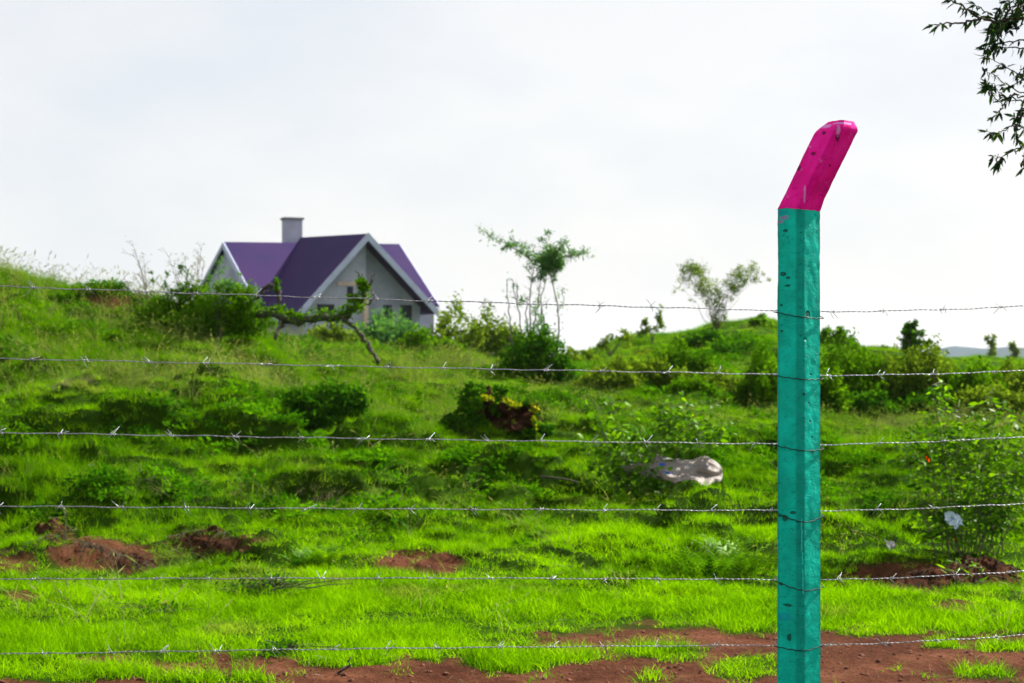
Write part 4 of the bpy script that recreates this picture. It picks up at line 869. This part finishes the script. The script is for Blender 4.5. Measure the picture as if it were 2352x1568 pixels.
# ------------------------------------------------------------------ barbed wire
M_wire, nt, out = mat_new('galvanised_wire')
p = N(nt, 'ShaderNodeBsdfPrincipled', Roughness=.45, Metallic=.75)
nt.links.new(ramp(nt, noise(nt, 90, 3), [(.3, (.13, .14, .16)), (.7, (.36, .38, .40))]), p.inputs['Base Color']); nt.links.new(p.outputs[0], out.inputs[0])
M_tie = plain('dark_tie_wire', (.012, .03, .028), .6, .2, 90, 0)
YL = [657, 823, 993, 1162, 1330, 1502]; YP = [714, 860, 1020, 1172, 1331, 1481]; YR = [703, 851, 1003, 1156, 1311, 1458]
ORD = ['topmost barbed wire strand, against the sky', 'second barbed wire strand from the top', 'third barbed wire strand from the top', 'fourth barbed wire strand from the top', 'fifth barbed wire strand from the top, second lowest', 'lowest barbed wire strand, above the bare dirt']
BX1 = {}
def strand(i):
    r = np.random.default_rng(100+i)
    def pt(x):
        if x <= 1838: t = x/1838; y = YL[i]+(YP[i]-YL[i])*t + (6 if i == 0 else 3)*math.sin(math.pi*min(1, max(0, t)))*(-1 if i > 3 else .5); dd = 4.72+(PD+.092-4.72)*t
        else: t = (x-1838)/(2352-1838); y = YP[i]+2+(YR[i]-YP[i]-2)*t+3*math.sin(math.pi*min(1, t)); dd = PD+.092+.10*t
        return P(x, y, dd)
    xs = np.arange(-700, 3700, 3.0); ctr = [pt(x) for x in xs]; s = 0; a0 = []; a1 = []
    e = empty('barbed_wire', ctr[len(ctr)//2], ORD[i], 'barbed wire', 'barbed wire strands'); 
    for k, c in enumerate(ctr):
        if k: s += (c-ctr[k-1]).length
        wob = Vector((0, .0008*math.sin(s*31+i), .0011*math.sin(s*17+i)+.0007*math.sin(s*53)))
        a = s/.036*2*math.pi; off = Vector((0, math.cos(a), math.sin(a)))*.00115
        a0.append(c+wob+off); a1.append(c+wob-off)
    mb = MB(); mb.tube(a0, .0010, 5); mb.tube(a1, .0010, 5); mb.build('twisted_strand', M_wire, e, smooth=True)
    x = -640+r.random()*60
    while x < 3600:
        if not (1775 < x < 1895):
            c = pt(x); t = (pt(x+2)-pt(x-2)).normalized(); mb = MB(); u = Vector((0, 0, 1))
            for q in range(2):                                       # two barb wires, each coiled once round the strand with a tip each side
                a = r.random()*2*math.pi; o_ = t*(.0045 if q else -.0045); path = []
                lean_ = (r.random()-.35)*1.0
                d1 = (Vector((0, math.cos(a)*.6, math.sin(a)))).normalized(); d2 = (Vector((0, math.cos(a+2.2+r.random()*1.2)*.6, math.sin(a+2.2+r.random()*1.2)))).normalized()
                L1 = .014+.010*r.random(); L2 = .012+.010*r.random(); s1 = t*(.010+.012*r.random())*(1 if r.random() < .75 else -1); s2 = t*(.004+.014*r.random())*(1 if r.random() < .6 else -1)
                coil = [c+o_+t*(.003*(w/9-.5)*2)+Vector((0, math.cos(a+w/9*2*math.pi), math.sin(a+w/9*2*math.pi)))*.0036 for w in range(10)]
                path = [coil[0]+d1*L1+s1]+coil+[coil[-1]+d2*L2+s2]
                mb.tube(path, [.0007]+[.00095]*(len(path)-2)+[.0007], 5)
            mb.build('barb', M_wire, e, smooth=True)
        x += 112+r.random()*42
for i in range(6): strand(i)
for i in range(6):                                                    # dark tie wires wrapped across the front of the post
    sag = [6, 4, 5, 14, 8, 3][i]; y0 = YP[i]+2; y1 = [731, 870, 1031, 1184, 1347, 1480][i]; m = MB(); pts = []
    h_ = .0835
    for k in range(25):
        t = k/24; X = PB.x-.081+.162*t; xx = X-PB.x; Y = PD-(h_-abs(xx))-.0045
        Y = min(Y, PD-.001); Y = max(Y, PD-.0722)
        y = y0+(y1-y0)*t+sag*math.sin(math.pi*t); pts.append(Vector((X, Y, EYE-(y-HY)/F*PD)))
    back = [Vector((PB.x+.075, PD+.05, pts[-1].z+.01)), Vector((PB.x+.02, PD+.094, P(0, YP[i], PD).z))]
    front = [Vector((PB.x-.02, PD+.094, P(0, YP[i], PD).z)), Vector((PB.x-.077, PD+.045, pts[0].z))]
    m.tube([q+Vector((0, 0, .0015*math.sin(j_*1.7+i))) for j_, q in enumerate(front+pts+back)], .0016, 6)
    o = m.build('tie_wire', M_tie, smooth=True); tag(o, ['dark tie wire across the post at the topmost strand', 'dark tie wire across the post at the second strand', 'dark tie wire across the post at the third strand', 'sagging dark tie wire across the post at the fourth strand', 'slanting dark tie wire across the post at the fifth strand', 'dark tie wire across the post at the lowest strand'][i], 'tie wire', 'tie wires on the post')

# ------------------------------------------------------------------ grass and ground cover (stuff)
def blades(n, rad, h, w, lean, seed, heads=0, segs=3, hw=.006):
    r = np.random.default_rng(seed); V = []; Fc = []
    for i in range(n):
        a = r.random()*2*math.pi; q = rad*math.sqrt(r.random()); b = Vector((q*math.cos(a), q*math.sin(a), -.01)); H = h*(.45+.75*r.random()); da = r.random()*2*math.pi
        dv = Vector((math.cos(da), math.sin(da), 0)); le = lean*(.2+r.random()*1.2); sd_ = Vector((-dv.y, dv.x, 0)); sa = r.random()*math.pi; sd_ = Vector((math.cos(sa), math.sin(sa), 0)); n0 = len(V)
        for s in range(segs+1):
            t = s/segs; c = b+dv*H*le*t*t+Vector((0, 0, H*(t-.25*le*t*t))); ww = w*(1-t*.9)*.5*(.7+.6*r.random()) if s < segs else .0003
            V += [c-sd_*ww, c+sd_*ww]
        for s in range(segs): Fc.append((n0+2*s, n0+2*s+1, n0+2*s+3, n0+2*s+2))
        if heads and r.random() < heads:
            tip = Vector(V[-1]); dr = (tip-Vector(V[-3])).normalized(); n1 = len(V); L = .05+.06*r.random(); x1 = sd_*hw
            V += [tip, tip+dr*L*.4+x1, tip+dr*L, tip+dr*L*.4-x1]; Fc.append((n1, n1+1, n1+2, n1+3)); z1 = sd_.cross(dr)*hw
            V += [tip, tip+dr*L*.4+z1, tip+dr*L, tip+dr*L*.4-z1]; Fc.append((n1+4, n1+5, n1+6, n1+7))
    return V, Fc
def weed_tuft(n, rad, h, size, seed):
    r = np.random.default_rng(seed); V = []; Fc = []
    for i in range(n):
        a = r.random()*2*math.pi; q = rad*math.sqrt(r.random()); c = Vector((q*math.cos(a), q*math.sin(a), h*r.random()*(1-(q/rad)**2*.6)))
        dv = Vector(r.normal(size=3)); dv.z = abs(dv.z)*.6; dv.normalize(); sd_ = dv.cross(Vector(r.normal(size=3))).normalized(); L = size*(.6+.8*r.random()); n0 = len(V)
        V += [c, c+dv*L*.5+sd_*L*.28, c+dv*L, c+dv*L*.5-sd_*L*.28]; Fc.append((n0, n0+1, n0+2, n0+3))
    return V, Fc
def clod(seed, s):
    r = np.random.default_rng(seed); import bmesh
    bm = bmesh.new(); bmesh.ops.create_icosphere(bm, subdivisions=2, radius=s)
    for v in bm.verts: v.co = Vector((v.co.x, v.co.y, v.co.z*.6))*(1+.4*mnoise.noise(v.co*(1.3/s)+Vector((seed*3, 0, 0))))
    me = bpy.data.meshes.new('clod'); bm.to_mesh(me); bm.free(); return me

def gn_group(name, objs):
    ng = bpy.data.node_groups.new(name, 'GeometryNodeTree')
    ng.interface.new_socket('Geometry', in_out='INPUT', socket_type='NodeSocketGeometry'); ng.interface.new_socket('Geometry', in_out='OUTPUT', socket_type='NodeSocketGeometry')
    gi = ng.nodes.new('NodeGroupInput'); go = ng.nodes.new('NodeGroupOutput')
    iop = ng.nodes.new('GeometryNodeInstanceOnPoints'); jn = ng.nodes.new('GeometryNodeJoinGeometry')
    for o in objs:
        oi = ng.nodes.new('GeometryNodeObjectInfo'); oi.inputs['Object'].default_value = o; oi.inputs['As Instance'].default_value = True
        ng.links.new(oi.outputs['Geometry'], jn.inputs[0])
    def at(nm, typ):
        n = ng.nodes.new('GeometryNodeInputNamedAttribute'); n.data_type = typ; n.inputs['Name'].default_value = nm; return n.outputs['Attribute']
    ng.links.new(gi.outputs[0], iop.inputs['Points']); ng.links.new(jn.outputs[0], iop.inputs['Instance'])
    iop.inputs['Pick Instance'].default_value = True; ng.links.new(at('pick', 'INT'), iop.inputs['Instance Index'])
    e2r = at('rot', 'FLOAT_VECTOR')
    try:
        er = ng.nodes.new('FunctionNodeEulerToRotation'); ng.links.new(e2r, er.inputs[0]); ng.links.new(er.outputs[0], iop.inputs['Rotation'])
    except Exception: ng.links.new(e2r, iop.inputs['Rotation'])
    ng.links.new(at('scl', 'FLOAT_VECTOR'), iop.inputs['Scale']); ng.links.new(iop.outputs[0], go.inputs[0])
    return ng
def scatter(name, label, cat, X, Y, sx, sz, srcs, tilt=.15):
    k_ = ~((np.abs(X-P(1590, 0, SACK_D).x) < .36) & (Y > SACK_D-.75) & (Y < SACK_D+.35) & (rng.random(len(X)) < .85)); X, Y, sx, sz = X[k_], Y[k_], sx[k_], sz[k_]
    n = len(X); Z = height(X, Y); me = bpy.data.meshes.new(name); me.vertices.add(n); me.vertices.foreach_set('co', np.stack([X, Y, Z], 1).astype(np.float32).ravel())
    a = me.attributes.new('rot', 'FLOAT_VECTOR', 'POINT'); a.data.foreach_set('vector', np.stack([rng.normal(size=n)*tilt, rng.normal(size=n)*tilt, rng.random(n)*6.283], 1).astype(np.float32).ravel())
    a = me.attributes.new('scl', 'FLOAT_VECTOR', 'POINT'); a.data.foreach_set('vector', np.stack([sx, sx, sz], 1).astype(np.float32).ravel())
    a = me.attributes.new('pick', 'INT', 'POINT'); a.data.foreach_set('value', rng.integers(0, len(srcs), n).astype(np.int32))
    o = bpy.data.objects.new(name, me); COL.objects.link(o); tag(o, label, cat, kind='stuff')
    mod = o.modifiers.new('scatter', 'NODES'); mod.node_group = gn_group(name, srcs); return o
def src(name, V, Fc, mat, x, d, label, cat):
    me = bpy.data.meshes.new(name); me.from_pydata([tuple(v) for v in V], [], Fc); me.update(); o = link(name, me, mat); o.location = G(x, d); tag(o, label, cat, kind='stuff'); return o
def sample(d0, d1, dens, margin=.12):                                  # uniform points over a wedge of ground
    margin += .09
    u = .335+margin; area = (d1**2-d0**2)*u; n = int(area*dens); d = np.sqrt(rng.random(n)*(d1**2-d0**2)+d0**2); t = (rng.random(n)*2-1)*u
    return d*t, d

s_short = [src('grass', *blades(18, .055, .085, .0052, .9, k), M_grass, 300+k*120, 9.2+.3*k, 'tuft of short bright grass in the lower lawn', 'grass') for k in range(4)]
s_hill = [src('grass', *blades(24, .085, .12, .0055, 1.0, 20+k), M_grass2, 600+k*150, 14+.3*k, 'tuft of rough green grass on the slope', 'grass') for k in range(4)]
s_tall = [src('grass', *blades(7, .10, .42, .0060, .55, 40+k, heads=.8, segs=5, hw=.007), M_tall, 700+k*80, 20+.3*k, 'tuft of tall pale seeding grass on the slope', 'grass') for k in range(3)]
s_weed = [src('ground_cover', *weed_tuft(60, .13, .12, .045, 60+k), M_weed, 500+k*200, 15+.3*k, 'patch of small-leaved ground cover on the slope', 'ground cover') for k in range(3)]
s_dry = [src('dry_grass', *blades(26, .10, .11, .004, 1.5, 80+k), M_dry, 720+k*60, 14.3, 'matted grey dry grass on the slope', 'dry grass') for k in range(2)]

# short lawn
X1, Y1 = sample(6.6, 13.5, 620); X2, Y2 = sample(13.5, 24, 120); X = np.r_[X1, X2]; Y = np.r_[Y1, Y2]
sm = soilmask(X, Y); clump = fbm(X*1.6, Y*1.6, 3, 41); big = fbm(X*.5, Y*.5, 2, 47)
keep = rng.random(len(X)) < np.clip(1-sm*1.1, np.where(fbm(X*3, Y*3, 2, 91) > .12, .07, .008), 1)
keep &= rng.random(len(X)) < np.clip(.75+clump*1.3, .25, 1)
X, Y, clump, sm = X[keep], Y[keep], clump[keep], sm[keep]; n = len(X)
hgt = (.55+.55*rng.random(n))*(1+.75*clump)*(1-.35*sm)*np.where(Y < 9.2, 1.1, 1)
scatter('grass', 'short bright green grass covering the foreground field', 'grass', X, Y, .8+.5*rng.random(n), np.clip(hgt, .3, 2), s_short)
# slope grass
X1, Y1 = sample(12.2, 26, 210, .13); X2, Y2 = sample(26, 62, 38, .10); X = np.r_[X1, X2]; Y = np.r_[Y1, Y2]
sm = soilmask(X, Y); clump = fbm(X*.9, Y*.9, 3, 43)
keep = (rng.random(len(X)) > sm) & (rng.random(len(X)) < np.clip(.8+clump, .2, 1)) & (rng.random(len(X)) < np.clip((Y-12)/3, 0.05, 1))
X, Y, clump = X[keep], Y[keep], clump[keep]; n = len(X); c0, s = scr(X, Y, height(X, Y))
hgt = (.5+.6*rng.random(n))*(1+.9*clump)*np.where((Y > 20) & (c0 < 1100), 1.45, 1); big = np.where(Y > 26, 1.9, 1.0)
scatter('grass', 'rough green grass covering the slopes and mounds', 'grass', X, Y, (.9+.5*rng.random(n))*big, np.clip(hgt, .3, 3)*np.where(Y > 26, 1.25, 1), s_hill)
# tall seeding grass
X, Y = sample(8.6, 46, 40, .12); c, s = scr(X, Y, height(X, Y)); nz_ = fbm(X*.8, Y*.8, 3, 51)
pz = np.where((Y > 19.2) & (Y < 28) & (c < 1080), .75, .09)+np.where((Y > 19.2) & (Y < 24) & (c >= 1080), .22, 0)+np.where((s > 850) & (s < 930) & (c < 1100), .4, 0)+np.where((c > 1820) & (Y > 21.8) & (Y < 23.8), 1.1, 0)+np.where((c > 1000) & (c < 1450) & (Y > 20) & (Y < 30), .5, 0)
keep = (rng.random(len(X)) < pz*np.clip(.6+nz_*1.8, 0, 1)) & (soilmask(X, Y) < .5)
X, Y, c = X[keep], Y[keep], c[keep]; n = len(X)
scatter('grass', 'tall pale seeding grass standing on the hillside', 'grass', X, Y, .8+.6*rng.random(n), (.45+.6*rng.random(n))*np.where((Y > 23) & (c < 420), 1.2, 1)*np.where(Y < 18, .8, 1)*np.where(c > 1080, .7, 1), s_tall, tilt=.12)
# leafy ground cover
X, Y = sample(9.6, 40, 75, .12); nz_ = fbm(X*.7, Y*.7, 3, 61)-np.where(Y < 12.3, .35, 0)
c, s = scr(X, Y, height(X, Y)); zone = np.zeros(len(X))
for ex, ey, rx, ry, v in ((300, 1120, 380, 64, 1.2), (700, 1120, 320, 60, .6), (60, 1180, 200, 60, .7), (290, 1000, 170, 50, 1.3), (60, 1010, 110, 90, 1), (1150, 1040, 220, 40, .7), (230, 860, 260, 34, .6), (1960, 1070, 110, 36, .9), (1880, 1220, 180, 40, .6), (700, 1180, 160, 30, .5), (1560, 1130, 200, 30, .7), (1250, 1260, 170, 18, .7), (450, 1385, 160, 12, .5), (850, 1060, 160, 25, .5), (1450, 990, 260, 30, .4)):
    zone = np.maximum(zone, v*np.clip(1.5*(1-np.sqrt(((c-ex)/rx)**2+((s-ey)/ry)**2)), 0, 1))
keep = (rng.random(len(X)) < np.clip(nz_*2.2-.25+zone, 0, .97)) & (soilmask(X, Y) < .3); X, Y = X[keep], Y[keep]; n = len(X)
scatter('ground_cover', 'low leafy creeping weeds spread over the slopes', 'ground cover', X, Y, (.8+.7*rng.random(n))*np.where(Y > 26, 1.6, 1), (.5+.9*rng.random(n))*np.where(Y > 26, 1.4, np.where(Y < 12.3, .6, 1)), s_weed)
# dry thatch patches
X, Y = sample(12.3, 24, 170, .05); c, s = scr(X, Y, height(X, Y)); m_ = np.zeros(len(X))
for ex, ey, rx, ry, v in ((720, 1135, 75, 40, .8), (860, 1130, 60, 35, .7), (330, 1120, 55, 35, .35), (160, 870, 130, 30, .3), (1330, 1100, 60, 18, .35), (2070, 975, 130, 18, .6), (850, 870, 120, 30, .3), (600, 1130, 300, 80, .10), (300, 1300, 250, 30, .3), (1000, 1320, 130, 25, .3)):
    m_ = np.maximum(m_, v*np.clip(1.6*(1-np.sqrt(((c-ex)/rx)**2+((s-ey)/ry)**2)), 0, 1))
keep = rng.random(len(X)) < m_; X, Y = X[keep], Y[keep]; n = len(X)
scatter('dry_grass', 'matted grey dry grass patches on the slope', 'dry grass', X, Y, .8+.5*rng.random(n), .7+.8*rng.random(n), s_dry, .4)
X, Y = sample(6.6, 13, 26); sm = soilmask(X, Y); keep = rng.random(len(X)) < sm*.8; X, Y = X[keep], Y[keep]; n = len(X)
s_str = [src('dead_straw', *blades(7, .07, .05, .003, 2.2, 120+k), M_dry, 1450+k*160, 8.0, 'few bits of dead straw on the bare dirt', 'straw') for k in range(2)]
scatter('dead_straw', 'bits of dead straw scattered on the bare dirt', 'straw', X, Y, .6+.8*rng.random(n), .3+.5*rng.random(n), s_str, .6)
# clods on the dirt
M_clod = plain('clods', (.11, .045, .027), .95, .5, 40, .4, 120)
cs = []
for k in range(3):
    me = clod(k+1, .010); o = link('gravel', me, M_clod); o.location = G(1500+k*100, 8.3); tag(o, 'small clod of red earth on the bare dirt', 'gravel', kind='stuff'); cs.append(o)
X, Y = sample(6.6, 14, 330); sm = soilmask(X, Y); keep = rng.random(len(X)) < np.clip(sm, 0, 1)**2; X, Y = X[keep], Y[keep]; n = len(X)
s_ = .15+rng.random(n)**6*1.6
scatter('gravel', 'crumbs and clods of red earth on the bare dirt', 'gravel', X, Y, s_, s_, cs, .5)

# ------------------------------------------------------------------ haze
mb = MB(); mb.box((0, 2300, 58), (26000, 8000, 124)); hm = bpy.data.materials.new('haze'); hm.use_nodes = True; ht = hm.node_tree; ht.nodes.clear()
ho = ht.nodes.new('ShaderNodeOutputMaterial'); pv = ht.nodes.new('ShaderNodeVolumePrincipled'); pv.inputs['Color'].default_value = (.80, .84, .90, 1); pv.inputs['Density'].default_value = .00011; pv.inputs['Anisotropy'].default_value = 0
ht.links.new(pv.outputs[0], ho.inputs['Volume']); hz = mb.build('haze', hm); tag(hz, kind='stuff')
